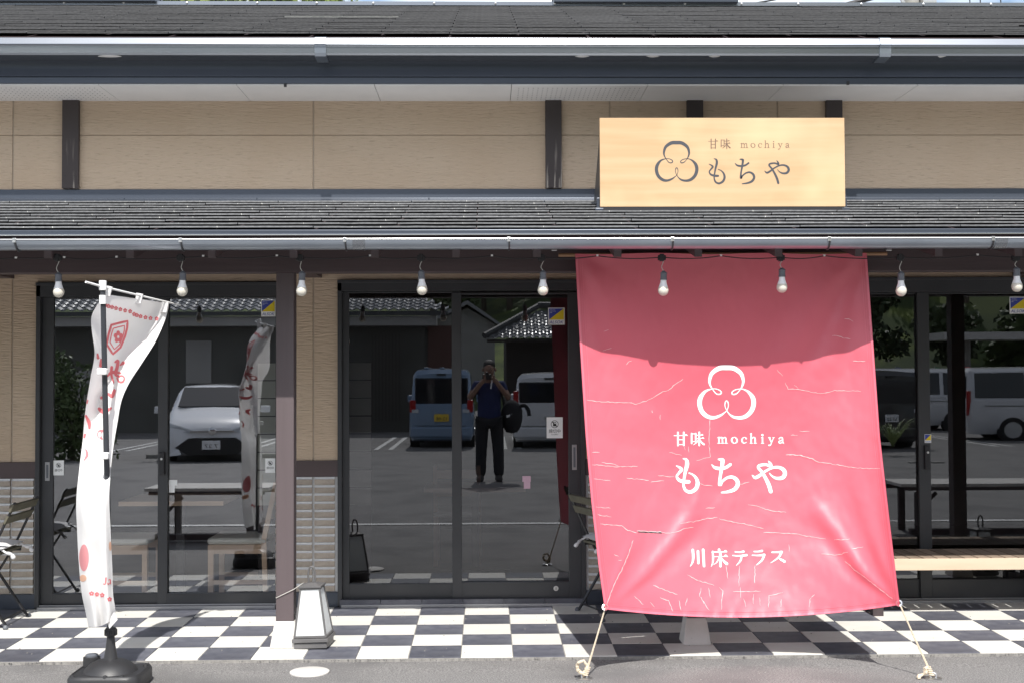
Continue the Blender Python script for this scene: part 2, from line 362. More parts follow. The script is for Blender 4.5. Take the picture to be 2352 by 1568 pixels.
# sliding doors -----------------------------------------------------
GY = YW + .032
def door_unit(x0, x1, ytop, ybot, panes, mull, py_bot, gl):
    """outer frame + two leaves; panes = (px0,py0,px1,py1) x2 ; all rectangles at the wall plane"""
    d = empty('sliding_door', (wx((x0 + x1) / 2), YW, 0), parent=shop)
    q = MB(); zf = PZ(YW) + .005
    X0_, X1_ = wx(x0), wx(x1); Zt = wz(ytop)
    q.box(X0_, X1_, YW - .02, YW + .10, wz(panes[0][1] + 0) + .012, Zt)               # header
    q.box(X0_, X1_, YW - .032, YW - .02, Zt - .02, Zt)
    q.box(X0_, X0_ + .030, YW - .02, YW + .10, zf, Zt - .02); q.box(X1_ - .030, X1_, YW - .02, YW + .10, zf, Zt - .02)
    q.build('door_frame', frame_m, d, bevel=.002)
    q = MB(); q.box(X0_ + .03, X1_ - .03, YW - .055, YW + .10, zf - .012, zf + .012); q.box(X0_ + .03, X1_ - .03, YW - .012, YW - .006, zf + .012, zf + .02)
    q.build('sill_track', frame_l, d, bevel=.002)
    for i, (a, b, c, e) in enumerate(panes):
        Yf = YW + (.018 if i == 0 else -.004); th = .030
        lx0 = wx(a if False else a, YW) ; lx1 = wx(c, YW); g0, g1 = wz(e), wz(b)
        la = X0_ + .030 if i == 0 else wx(mull[0]); lb = wx(mull[1]) if i == 0 else X1_ - .030
        q = MB(); Zl = g1 + .010
        q.box(la, lx0, Yf, Yf + th, zf + .02, Zl); q.box(lx1, lb, Yf, Yf + th, zf + .02, Zl)
        q.box(lx0, lx1, Yf + .001, Yf + th - .001, zf + .02, g0); q.box(lx0, lx1, Yf + .001, Yf + th - .001, g1, Zl)
        q.box(lx0, lx1, Yf - .003, Yf + .001, g0 - .008, g0 - .002)
        q.build('door_leaf', frame_m, d, bevel=.0015)
        q = MB(); q.add([(lx0, GY if i == 0 else GY - .004, g0), (lx1, GY if i == 0 else GY - .004, g0), (lx1, GY if i == 0 else GY - .004, g1), (lx0, GY if i == 0 else GY - .004, g1)], [(0, 1, 2, 3)])
        q.build('glass_pane', gl, d)
    return d
dl = door_unit(83, 645, 647, 1392, [(120, 683, 364, 1355), (385, 683, 633, 1355)], (363, 385), 1355, door_glass)
dm = door_unit(776, 1344, 643, 1386, [(801, 672, 1038, 1338), (1060, 676, 1306, 1335)], (1038, 1060), 1338, glass_mid)
dr = door_unit(1826, 2412, 640, 1375, [(1850, 678, 2113, 1336), (2137, 678, 2386, 1336)], (2110, 2138), 1336, glass_right)
# dark tiles inside the threshold of the middle door
for i in range(6):
    a = wx(782) + i * .283
    q = MB(); q.box(a, a + .279, YW - .05, YW - .022, PZ(YW), PZ(YW) + .05); q.build('threshold_tile', tile_b, dm)
# handles and locks
def cup_handle(x0, y0, x1, y1, par, Y=YW + .012):
    q = MB(); WB(q, x0, y0, x1, y1, Y, .008); q.build('handle', frame_l, par, bevel=.002)
    q = MB(); WB(q, x0 + 3, y0 + 6, x1 - 3, y1 - 6, Y - .001, .002); q.build('handle_recess', grey_pl, par)
cup_handle(103, 1060, 114, 1103, dl); cup_handle(1314, 1020, 1325, 1078, dm, YW - .012)
for x, y0, y1, par in ((371, 1037, 1090, dl), (2131, 1022, 1077, dr)):
    q = MB(); WB(q, x - 6, y0, x + 6, y1, YW - .03, .026); q.build('lock_handle', blackmetal, par, bevel=.004)
    q = MB(); c = P(x, y0 + 16, YW - .03); q.tube([c, c + Vector((0, -.006, 0))], .008, 14); q.build('keyhole', steel, par, smooth=True)
q = MB(); c = P(1277, 1350, YW - .004); q.tube([c + Vector((0, .004, 0)), c + Vector((0, -.006, 0))], .0175, 20); q.build('floor_lock', steel, dm, smooth=True, bevel=.001)
c2 = c + Vector((0, -.0065, 0)); q = MB(); q.box(c2.x - .002, c2.x + .002, c2.y - .001, c2.y, c2.z - .008, c2.z + .008); q.build('floor_lock_slot', ink_k, dm)

# text meshes --------------------------------------------------------
def text_mesh(s, h, name='t'):
    """returns verts (x,z) and faces of a text of cap height about h, centred at 0"""
    cu = bpy.data.curves.new(name, 'FONT'); cu.body = s; cu.size = 1; cu.align_x = 'CENTER'; cu.align_y = 'CENTER'; cu.resolution_u = 3
    o = bpy.data.objects.new(name, cu); C.objects.link(o); bpy.context.view_layer.update()
    dg = bpy.context.evaluated_depsgraph_get(); me = bpy.data.meshes.new_from_object(o.evaluated_get(dg))
    v = [(p.co.x, p.co.y) for p in me.vertices]; f = [tuple(p.vertices) for p in me.polygons]
    bpy.data.objects.remove(o); bpy.data.curves.remove(cu); bpy.data.meshes.remove(me)
    if not v: return [], []
    x0 = min(a for a, b in v); x1 = max(a for a, b in v); y0 = min(b for a, b in v); y1 = max(b for a, b in v); k = h / (y1 - y0)
    return [((a - (x0 + x1) / 2) * k, (b - (y0 + y1) / 2) * k) for a, b in v], f
def put_text(q, s, cx, cz, h, Y, wmax=None, shear=0, bold=0):
    v, f = text_mesh(s, h)
    if not v: return
    wd = max(a for a, b in v) - min(a for a, b in v); k = wmax / wd if wmax else 1
    q.add([(cx + a * k + b * shear, Y, cz + b) for a, b in v], f)
def security_sticker(x0, y0, x1, y1, par, full=True):
    Y = GY - .006 if full else YW - .006
    a, b = wx(x0), wx(x1); t, d = wz(y0), wz(y1); W = b - a; H = t - d
    q = MB(); q.box(a, b, Y, Y + .0012, d, t)
    q.cm = 1; m = .05 * W; zt_ = t - m; zb_ = d + H * .30
    q.add([(a + m, Y - .0006, zt_), (b - m, Y - .0006, zt_), (a + m, Y - .0006, zb_)], [(0, 1, 2)])
    q.cm = 2; q.add([(b - m, Y - .0006, zt_), (b - m, Y - .0006, zb_), (a + m, Y - .0006, zb_)], [(0, 1, 2)])
    q.cm = 1; put_text(q, 'ALSOK', (a + b) / 2, d + H * .15, H * .17, Y - .0008, W * .84, .25)
    if full:
        q.cm = 0
        for i, s in enumerate(('Always', 'Security', 'OK')): put_text(q, s, a + W * (.27, .29, .17)[i], t - H * (.13 + .08 * i), H * .055, Y - .0012, W * (.30, .34, .13)[i])
    q.build('security_sticker', [paper, blue_c, yell_c], par, fixn=False)
security_sticker(598, 687, 631, 725, dl); security_sticker(1261, 707, 1299, 746, dm); security_sticker(2327, 685, 2366, 724, dr)
security_sticker(2123, 1001, 2138, 1021, dr, False)
def closed_notice(x0, y0, x1, y1, par, Y, big):
    a, b = wx(x0), wx(x1); t, d = wz(y0), wz(y1); W = b - a; H = t - d; cx = (a + b) / 2
    q = MB(); q.box(a, b, Y, Y + .001, d, t); q.cm = 1
    cz = t - H * .33; r = W * .235; n = 28
    for r0, r1 in ((r * .86, r),):
        v = []
        for k in range(n): an = k * 2 * math.pi / n; v += [(cx + r0 * math.cos(an), Y - .0008, cz + r0 * math.sin(an)), (cx + r1 * math.cos(an), Y - .0008, cz + r1 * math.sin(an))]
        q.add(v, [(2 * k, 2 * k + 1, (2 * k + 3) % (2 * n), (2 * k + 2) % (2 * n)) for k in range(n)])
    q.box(cx - r * .42, cx + r * .42, Y - .0008, Y - .0004, cz - r * .55, cz + r * .55)
    q.cm = 0; q.box(cx - r * .3, cx + r * .3, Y - .0012, Y - .0010, cz + r * .12, cz + r * .42); 
    e = r * .08; ux = r * .72; q.cm = 1
    q.add([(cx - ux - e, Y - .0016, cz + ux - e), (cx - ux + e, Y - .0016, cz + ux + e), (cx + ux + e, Y - .0016, cz - ux + e), (cx + ux - e, Y - .0016, cz - ux - e)], [(0, 1, 2, 3)])
    put_text(q, '締切中', cx, d + H * .34, H * .19, Y - .0008, W * .72)
    if big: put_text(q, 'CLOSED', cx, d + H * .18, H * .055, Y - .0008, W * .42)
    q.build('closed_notice', [paper, ink_k], par, fixn=False)
closed_notice(120, 1051, 144, 1085, dl, GY - .006, False); closed_notice(608, 1049, 631, 1082, dl, GY - .010, False)
closed_notice(1256, 958, 1293, 1006, dm, GY - .010, True)

# canopy timber frame -----------------------------------------------
YB = 7.42
zb0, zb1 = P(1100, 625, YB).z, P(1100, 586, YB).z
q = MB(); q.box(-7, 7, YB, YB + .12, zb0, 2.39); q.build('canopy_beam', timber_h, shop, bevel=.004)
posts = [P(654, 1000, YB).x, P(1600, 1450, YB).x, 3.76, -3.66]
for i, x in enumerate(posts):
    zp = P(654, 1426, YB).z
    q = MB(); q.box(x - .053, x + .053, YB + .006, YB + .112, zp, zb0); q.build('canopy_post', post_m, shop, bevel=.004)
    zf = PZ(YB + .05)
    q = MB(); a, b = .060, .085; yc = YB + .06
    q.hexa([(x - b, yc - b, zf), (x + b, yc - b, zf), (x + b, yc + b, zf), (x - b, yc + b, zf)], [(x - a, yc - a, zp), (x + a, yc - a, zp), (x + a, yc + a, zp), (x - a, yc + a, zp)])
    q.build('post_base', conc, shop, bevel=.006)
    xt = x if x > -3 else -3.33
    q = MB(); q.box(xt - .058, xt + .058, YB + .12, YW, zb0 + .065, zb0 + .17); q.build('tie_beam', timber_h, shop)
q = MB(); c = P(655, 699, YB); q.lathe((0, 0, 0), [(0.0, 0), (.006, 0), (.004, .003), (0, .004)], 10)
# roof planes
P0 = Vector((0, 6.93, 2.432)); pitch = math.atan(.2326)
def roofpt(s, off=0): return Vector((0, P0.y + s * math.cos(pitch) - off * math.sin(pitch), P0.z + s * math.sin(pitch) + off * math.cos(pitch)))
Ls = (YW - P0.y) / math.cos(pitch)
canopy = empty('canopy_roof', (0, 6.93, 2.43), parent=shop)
q = MB(); a, b, c2_, d2_ = roofpt(.0, -.004), roofpt(Ls, -.004), roofpt(Ls, -.03), roofpt(0, -.03)
q.prism([(-7.2, p.y, p.z) for p in (a, b, c2_, d2_)], (14.4, 0, 0)); q.build('roof_deck', timber_h, canopy)
def slate_mesh(L_, expo, m):
    q = MB(); h = .0065; W = .91; g = .0035
    jag = [rnd.uniform(-.002, .002) for _ in range(15)]
    top = []; bot = []
    for k in range(15):
        x = -W / 2 + g + (W - 2 * g) * k / 14
        top.append((x, jag[k], .0255 + jag[k] * .5)); bot.append((x, jag[k] - .001, .0165))
    n = 15; v = top + bot + [(x, L_, .004) for x, _, _ in top]
    f = [(k, k + 1, n + k + 1, n + k) for k in range(n - 1)] + [(k + 1, k, 2 * n + k, 2 * n + k + 1) for k in range(n - 1)]
    f += [(0, n, 2 * n), (n - 1, 3 * n - 1, 2 * n - 1)]
    q.add(v, f); return q.mesh('roof_tile', m, fixn=True)
NR = 10; ex = Ls / NR
sm = [slate_mesh(ex + .012, ex, slate2) for _ in range(7)]
Xj = P(948, 466, 8.6).x
for r in range(NR):
    for c in range(-6, 7):
        x = Xj + (c + (.5 if r % 2 else 0)) * .91
        if abs(x) > 4.6: continue
        p = roofpt(r * ex, .0)
        o = place(sm[rnd.randrange(7)], 'roof_tile', (x, p.y, p.z + rnd.uniform(-.001, .002)), canopy, rx=pitch)
# eave flashing, gutter
q = MB(); e0 = roofpt(-.012, .006)
q.prism([(-7.2, e0.y + .02, e0.z + .004), (-7.2, e0.y - .055, e0.z - .008), (-7.2, e0.y - .055, e0.z - .030), (-7.2, e0.y - .060, e0.z - .034), (-7.2, e0.y - .048, e0.z - .036), (-7.2, e0.y + .02, e0.z - .03)], (14.4, 0, 0))
q.build('eave_flashing', metal_nv, canopy, bevel=.002)
q = MB(); q.box(-7.2, 7.2, e0.y - .064, e0.y - .058, e0.z - .038, e0.z - .033); q.build('drip_edge', steel, canopy)
gut = empty('canopy_gutter', (0, 6.80, 2.37), parent=shop)
gc = Vector((0, 6.828, P(1176, 549, 6.775).z)); gr = .053
def gutter_seg(x0, x1, name, m, r=gr, th=.002):
    q = MB(); prof = [(math.cos(a), math.sin(a)) for a in [math.pi + math.pi * k / 14 for k in range(15)]]
    o = [(gc.y + r * c, gc.z + r * s) for c, s in prof]; i = [(gc.y + (r - th) * c, gc.z + (r - th) * s) for c, s in prof]
    q.prism([(x0, y, z) for y, z in o + i[::-1]], (x1 - x0, 0, 0)); return q.build(name, m, gut, smooth=True)
js = [P(824, 555, 6.78).x, P(2301, 555, 6.78).x]
for a, b in ((-7.2, js[0]), (js[0], js[1]), (js[1], 7.2)): gutter_seg(a + .001, b - .001, 'gutter_trough', metal_gt)
for x in js: gutter_seg(x - .034, x + .034, 'gutter_joint', metal_gu, gr + .003, .003)
q = MB(); q.tube([(-7.2, gc.y - gr + .001, gc.z + .001), (7.2, gc.y - gr + .001, gc.z + .001)], .0042, 8); q.build('gutter_lip', steel, gut, smooth=True)
for x in (34, 415, 792, 1168, 1544, 1904, 2280):
    X = P(x, 555, 6.78).x
    q = MB(); q.box(X - .009, X + .009, gc.y - gr - .008, gc.y - gr + .012, gc.z - .016, gc.z + .008)
    q.build('gutter_clip', steel, gut, bevel=.001)
    q = MB(); pts = [(X + .004, gc.y + (gr + .004) * math.cos(a), gc.z + (gr + .004) * math.sin(a)) for a in [math.pi + math.pi * .75 * k / 8 for k in range(9)]]
    q.tube(pts + [(X + .004, 6.93, gc.z + .01)], .005, 6); q.build('gutter_bracket', frame_m, gut)
# rafters
for k in range(-9, 11):
    x = P(412, 575, 7.0).x + (k + .42) * .455
    q = MB(); a, b = Vector((0, 6.955, 2.352)), Vector((0, YW, 2.352 + .2326 * (YW - 6.955))); d = Vector((0, 0, -.042))
    q.hexa([(x - .021, a.y, a.z), (x + .021, a.y, a.z), (x + .021, a.y, a.z - .070), (x - .021, a.y, a.z - .070)],
           [(x - .021, b.y, b.z), (x + .021, b.y, b.z), (x + .021, b.y, b.z - .070), (x - .021, b.y, b.z - .070)])
    q.build('rafter', post_m, shop)
q = MB(); q.box(-7.2, 7.2, 6.95, 6.972, 2.36, 2.405); q.build('eave_board', timber_h, shop)

# flashing at the upper wall, upper wall, studs
z465, z435 = wz(465), wz(435)
q = MB(); q.prism([(-7.2, YW, z435), (-7.2, YW - .012, z435), (-7.2, YW - .016, wz(455, YW - .02)), (-7.2, YW - .055, z465 + .006), (-7.2, YW - .055, z465 - .01), (-7.2, YW, z465 - .01)], (14.4, 0, 0))
q.build('wall_flashing', metal_nv, shop, bevel=.0015)
for x in (285, 590, 985, 1690 , 2160):
    q = MB(); c = P(x, 456, YW - .03); q.lathe(c, [(.004, -.003), (.004, .002), (0, .004)], 8); q.build('screw', metal_nv, shop)
z232 = wz(233); seams = [wx(x, py=330) for x in (-290, 30, 720, 1401, 1786, 2480)]
siding_panels(-7.2, 7.2, z435, z232 + .01, seams, hseam=wz(311))
for x in (165, 1271, 1595.5, 1914.5, -560, 2870):
    X = wx(x, py=330)
    q = MB(); q.box(X - .057, X + .057, YW - .035, YW, z435 + .004, z232); q.build('wall_stud', timber_worn, shop, bevel=.003)
    if 0 < x < 1400:
        for dx in (-.032, .032):
            q = MB(); q.tube([(X + dx, YW - .0385, z435 + .09), (X + dx, YW - .034, z435 + .09)], .0045, 8); q.build('nail', ink_k, shop)
# soffit panels
YFa = 8.175
sx = [275, 575, 874, 1172, 1468, 1762, 2054]
sX = [wx(x, py=232) for x in sx]; sX = [sX[0] - .91 * k for k in range(4, 0, -1)] + sX + [sX[-1] + .91 * k for k in range(1, 5)]
for i, (a, b) in enumerate(zip(sX, sX[1:])):
    q = MB(); q.box(a + .002, b - .002, YFa, YW, z232, z232 + .012); q.build('soffit_panel', soffit_m, shop)
    if i in (2, 3, 7):                       # ventilated panels with rows of small holes
        q = MB(); nx = 26
        for ix in range(nx):
            for iy in range(7): 
                x = a + .05 + ix * (.81 / (nx - 1)); y = YFa + .08 + iy * .055
                q.add([(x - .0035, y - .006, z232 - .0012), (x + .0035, y - .006, z232 - .0012), (x + .0035, y + .006, z232 - .0012), (x - .0035, y + .006, z232 - .0012)], [(0, 1, 2, 3)])
        tag(q.build('soffit_vent_holes', grey_pl, shop, fixn=False), kind='stuff')
q = MB(); q.box(-7.2, 7.2, YFa, YW + .05, z232 + .014, z232 + .03); q.build('soffit_frame', timber_h, shop)
# fascia
zf0 = P(1176, 193, YFa - .012).z; zf1 = P(1176, 177, YFa - .02).z; zf2 = P(1176, 120, YFa - .02).z
q = MB(); q.box(-7.2, 7.2, YFa - .010, YFa + .01, zf0, zf1); q.build('fascia_trim', metal_nv, shop, bevel=.002)
q = MB(); pr = []
for k in range(9):
    t = k / 8; pr.append((-7.2, YFa - .022 - .02 * math.sin(t * math.pi) * -1 - .0 - .022 * (t), zf1 + (zf2 - zf1) * t))
q.prism(pr + [(-7.2, YFa, zf2), (-7.2, YFa, zf1)], (14.4, 0, 0)); q.build('fascia_board', metal_nv, shop, smooth=True)
for x, y in ((655, 197), (1948, 192)):
    q = MB(); WB(q, x - 3, y - 5, x + 3, y + 3, YFa - .014, .01); q.build('fascia_clip', cable_m, shop)
# upper box gutter
ug = empty('upper_gutter', (0, 8.0, 3.7), parent=shop)
Yg = 8.0
za, zb_, zc_, zd_ = [P(1176, y, Yg).z for y in (86, 103, 107, 127)]
js = [-7.2, P(736, 100, Yg).x, P(2033, 100, Yg).x, 7.2]
def ugprof(x, e=0.0):
    return [(x, Yg + .028 - e * .3, za + e), (x, Yg + .002 - e, za - .006), (x, Yg - .013 - e, zb_), (x, Yg - .016 - e, zb_ - .004), (x, Yg - .004 - e, zc_ + .002), (x, Yg - e, zc_ - .002), (x, Yg + .004 - e, zd_ + .012), (x, Yg + .012 - e, zd_ - e), (x, Yg + .13, zd_ - .01 - e), (x, Yg + .13, zd_), (x, Yg + .04, zd_ + .005), (x, Yg + .04, za - .02)]
for a, b in zip(js, js[1:]):
    q = MB(); q.prism(ugprof(a + .001), (b - a - .002, 0, 0)); q.build('gutter_trough', metal_gu, ug, bevel=.0015)
for x in js[1:3]:
    q = MB(); q.prism(ugprof(x - .037, .009), (.074, 0, 0)); q.build('gutter_joint', metal_gt, ug, bevel=.0015)
for x in (160, 1430, 1660, 1860, 2270):
    X = P(x, 141, 8.08).x; q = MB(); zz = P(x, 141, 8.1).z
    q.lathe((X, 8.125, zz), [(.0, 0), (.085, .006), (.09, .012)], 18)  # flat white disc added to stand for a lit sliver below the gutter
    o = q.build('lit_sliver_disc', white_pl, ug, smooth=True)
    o.scale = (.9 if x in (160, 2270) else .7, .35, .4)
# upper roof
U0 = Vector((0, 8.03, za + .012)); up = math.atan(.35); Rg = 11.6
def urp(s, off=0): return Vector((0, U0.y + s * math.cos(up) - off * math.sin(up), U0.z + s * math.sin(up) + off * math.cos(up)))
UL = (Rg - U0.y) / math.cos(up)
uroof = empty('upper_roof', (0, 8.03, U0.z), parent=shop)
q = MB(); a, b, c2_, d2_ = urp(.0, -.004), urp(UL, -.004), urp(UL, -.05), urp(0, -.05)
q.prism([(-7.4, p.y, p.z) for p in (a, b, c2_, d2_)], (14.8, 0, 0)); q.build('roof_deck', timber_h, uroof)
q = MB(); q.prism([(-7.4, Rg, urp(UL).z - .01), (-7.4, Rg + 3.6, U0.z), (-7.4, Rg + 3.6, U0.z - .05), (-7.4, Rg, urp(UL).z - .06)], (14.8, 0, 0)); q.build('rear_slope', slate, uroof)
NR = 22; ex = UL / NR; sm = [slate_mesh(ex + .02, ex, slate) for _ in range(5)]; smp = slate_mesh(ex + .02, ex, slate_c)
Xj = P(1188.7, 60, 8.5).x; cnt = 0
for r in range(NR):
    for c in range(-8, 9):
        x = Xj + (c + (.5 if r % 2 else 0)) * .91
        if x < -6.2 or x > 6.4 or abs(x) > 3.9 + (U0.y + r * ex - 8) * .45: continue
        p = urp(r * ex)
        o = place(smp if rnd.random() < .012 else sm[rnd.randrange(5)], 'roof_tile', (x, p.y, p.z + rnd.uniform(-.001, .003)), uroof, rx=up); cnt += 1
# ridge
zr = urp(UL).z
q = MB(); q.prism([(-7.4, Rg - .09, zr + .0), (-7.4, Rg - .09, zr + .035), (-7.4, Rg, zr + .06), (-7.4, Rg + .09, zr + .02), (-7.4, Rg + .09, zr)], (14.8, 0, 0)); q.build('ridge_cap', metal_gu, uroof)
k = -6.2
while k < 6.4:
    q = MB(); q.lathe((0, 0, 0), [(.012, 0), (.012, .006), (0, .012)], 8)
    me = q.mesh('ridge_screw', steel); o = place(me, 'ridge_screw', (k, Rg - .09, zr + .018), uroof, rx=R(90)); k += rnd.uniform(.52, .66)
for a, b in ((-7.4, P(358, 12, Rg - .1).x), (P(1272, 12, Rg - .1).x, P(1694, 12, Rg - .1).x)):
    q = MB(); q.box(a, b, Rg - .14, Rg + .14, zr + .02, zr + .085); q.build('ridge_vent', metal_nv, uroof, bevel=.004)
    q = MB(); q.box(a - .01, b + .01, Rg - .17, Rg + .17, zr + .0855, zr + .095); q.build('ridge_vent_cap', metal_gu, uroof)

# room behind the doors ----------------------------------------------
room_w = M('interior_wall', (.16, .15, .14), .9); room_f = M('interior_floor', (.10, .08, .065), .5, col2=(.07, .055, .045), vs=5, stretch=(.1, 1, 1))
q = MB(); q.box(-7.2, 7.2, YW + .10, 13, -.02, PZ(YW)); q.build('interior_floor', room_f, shop)
q = MB(); q.box(-7.2, 7.2, YW + .12, 13, 2.60, 2.62); q.build('interior_ceiling', room_w, shop)
q = MB(); q.box(-7.2, 7.2, 13, 13.1, -.02, 3.6); q.box(-7.25, -7.2, YW, 13.1, -.02, 3.6); q.box(7.2, 7.25, YW, 13.1, -.02, 3.6); q.build('interior_wall', room_w, shop)
q = MB(); q.box(-7.2, 7.2, YW + .05, 8.9, 2.62, 3.6); q.build('wall_core', room_w, shop)
board_m = M('partition_board', (.55, .54, .49), .7, col2=(.48, .48, .42), vs=4)
part = empty('board_partition', (P(720, 900, 9.05).x, 9.0, 0), parent=shop)
zt0 = P(720, 832, 9.05).z; zz = P(720, 1160, 9.05).z; hstep = (zt0 - zz) / 8
for i in range(8):
    q = MB(); q.box(P(592, 900, 9.05).x, P(852, 900, 9.05).x, 9.05, 9.065, zz + i * hstep + .004, zz + (i + 1) * hstep - .004); q.build('board', board_m, part)
q = MB(); q.box(P(592, 900, 9.05).x, P(852, 900, 9.05).x, 9.066, 9.08, PZ(9), zt0); q.build('board_frame', timber, part)

# ------------------------------------------------------------------ lettering strokes (traced in the sign's own drawing units)
def stroke(q, pts, mapf, lift, ws=1.0, sub=5, closed=False, smooth=True):
    p = [(float(a), float(b), float(c)) for a, b, c in pts]
    if smooth: p = cat(p, sub)
    elif sub > 1:
        o = []
        for a, b in zip(p, p[1:]):
            for k in range(sub): o.append(tuple(x + (y - x) * k / sub for x, y in zip(a, b)))
        p = o + [p[-1]]
    l = []; r = []; n = len(p)
    for i in range(n):
        a = p[max(i - 1, 0)]; b = p[min(i + 1, n - 1)]
        dx, dy = b[0] - a[0], b[1] - a[1]; d = math.hypot(dx, dy) or 1; w_ = p[i][2] * ws / 2
        l.append((p[i][0] - dy / d * w_, p[i][1] + dx / d * w_)); r.append((p[i][0] + dy / d * w_, p[i][1] - dx / d * w_))
    v = [mapf(x, y, lift) for x, y in l] + [mapf(x, y, lift) for x, y in r]
    q.add(v, [(i, i + 1, n + i + 1, n + i) for i in range(n - 1)])
    for e, s_ in ((0, 1), (n - 1, -1)):
        if p[e][2] * ws > 3 and not closed:
            a = p[e]; b = p[e + s_]; an = math.atan2(a[1] - b[1], a[0] - b[0]); w_ = a[2] * ws / 2
            fan = [mapf(a[0] + w_ * math.cos(an + t), a[1] + w_ * math.sin(an + t), lift + .00005) for t in [(-.5 + k / 6) * math.pi for k in range(7)]]
            q.add(fan, [tuple(range(7))])
TREF = [(320,405,10),(293,355,20),(288,300,32),(315,222,42),(395,165,52),(478,158,54),(560,165,52),(640,222,44),(668,300,32),(660,360,22),(630,415,9),(590,457,13),(550,464,15),(541,440,12),(580,412,11),(640,402,10),(680,410,14),(730,440,30),(775,500,48),(786,575,50),(760,655,48),(700,715,44),(630,735,35),(560,725,28),(510,690,14),(480,645,9),(462,600,9),(465,555,12),(480,541,15),(495,555,12),(500,598,9),(482,650,9),(455,675,13),(410,707,25),(335,733,35),(262,718,44),(200,660,48),(174,575,50),(187,498,47),(240,430,28),(318,402,10),(372,405,10),(410,425,13),(420,447,15),(400,464,15),(360,455,12),(320,405,10)]
MOCHI = [[(1045,402,8),(1080,415,26),(1090,465,36),(1070,550,28),(1054,640,22),(1050,700,22),(1072,755,26),(1125,776,30),(1185,742,34),(1207,680,34),(1190,620,26),(1150,580,16),(1112,564,12)],
         [(970,483,8),(1005,500,20),(1028,525,28),(1000,562,22),(975,600,20),(1000,642,28),(1060,660,34),(1108,662,32)],
         [(1365,470,8),(1400,503,26),(1460,513,30),(1520,502,28),(1572,468,26)],
         [(1440,410,14),(1482,418,34),(1484,450,34),(1470,540,28),(1455,630,26),(1456,695,34),(1480,660,22),(1530,620,24),(1590,608,28),(1640,638,34),(1655,690,36),(1620,745,34),(1550,772,26),(1475,782,14)],
         [(1996,428,6),(2018,460,26),(2022,488,26),(1970,470,24),(1900,478,26),(1884,503,26),(1920,548,26),(1960,612,30),(2000,695,34),(2022,770,34)],
         [(1815,588,8),(1850,615,28),(1900,590,28),(1960,545,22),(2040,505,22),(2110,500,26),(2165,528,34),(2180,575,36),(2150,617,34),(2090,623,26),(2040,600,16),(2008,566,8)]]
KAN = [[(960,139,6),(1108,136,6)],[(1080,130,4),(1092,132,14),(1104,137,4)],[(1003,104,14),(1003,248,13)],[(1068,104,14),(1068,246,13)],[(1003,184,6),(1068,184,6)],[(1003,238,6),(1068,238,6)],
       [(1155,116,12),(1155,224,12)],[(1200,116,12),(1200,214,10)],[(1155,119,6),(1200,119,6)],[(1155,204,6),(1200,204,6)],[(1208,135,6),(1282,132,6)],[(1262,126,3),(1272,129,12),(1283,133,3)],[(1203,171,6),(1292,168,6)],[(1270,161,3),(1280,164,12),(1292,168,3)],
       [(1240,102,13),(1240,248,12)],[(1238,172,10),(1214,212,7),(1174,242,4)],[(1242,172,4),(1264,212,12),(1292,236,14)]]
ROMA = [[(1466,168,10),(1466,234,10)],[(1466,190,4),(1484,171,8),(1502,176,10),(1506,234,10)],[(1506,190,4),(1524,171,8),(1542,178,10),(1546,234,10)],[(1448,173,4),(1466,170,5)],[(1449,234,4),(1483,234,4)],[(1489,234,4),(1522,234,4)],[(1529,234,4),(1563,234,4)],
        [(1638,168,5),(1612,180,10),(1610,210,12),(1630,234,7),(1640,235,5),(1664,222,10),(1667,194,12),(1648,169,6),(1638,168,5)],
        [(1770,182,12),(1762,171,6),(1742,169,5),(1724,190,11),(1726,216,11),(1746,234,7),(1774,222,4)],
        [(1826,128,10),(1826,234,10)],[(1812,131,4),(1826,129,5)],[(1826,192,4),(1848,170,8),(1868,178,10),(1871,234,10)],[(1811,234,4),(1842,234,4)],[(1856,234,4),(1888,234,4)],
        [(1952,168,10),(1952,234,10)],[(1938,173,4),(1952,170,5)],[(1937,234,4),(1968,234,4)],[(1950,142,15),(1953,143,15)],
        [(2028,172,11),(2052,224,9)],[(2076,172,5),(2052,230,6),(2040,255,8),(2024,257,11)],[(2017,171,4),(2042,171,4)],[(2064,171,4),(2088,171,4)],
        [(2138,184,10),(2152,170,7),(2172,174,9),(2176,200,10),(2177,226,10),(2192,233,4)],[(2176,196,4),(2150,206,8),(2136,220,11),(2150,235,8),(2176,222,4)]]
TERA = [[(475,185,36),(482,300,36),(468,385,24),(433,442,8)],[(555,205,36),(562,392,34)],[(637,183,38),(651,438,36)],
        [(887,182,38),(887,214,30)],[(775,218,14),(1008,214,14)],[(965,206,6),(988,200,24),(1010,214,8)],[(787,210,26),(793,320,30),(785,395,20),(762,446,6)],[(800,290,12),(1022,287,12)],[(970,282,6),(990,270,24),(1020,287,8)],[(905,225,34),(909,440,36)],[(893,298,18),(850,380,14),(798,416,5)],[(918,300,10),(960,358,30),(1008,402,42)],
        [(1140,216,18),(1200,222,20),(1268,212,36)],[(1102,272,16),(1200,278,22),(1316,266,34)],[(1238,288,28),(1222,355,26),(1158,428,8)],
        [(1438,210,20),(1500,210,22),(1560,200,34)],[(1408,268,16),(1500,272,22),(1594,262,38)],[(1592,270,34),(1556,352,28),(1472,422,8)],
        [(1718,222,22),(1790,222,22),(1868,216,36)],[(1864,224,34),(1818,304,26),(1698,388,8)],[(1806,306,14),(1862,338,30),(1912,366,38)]]

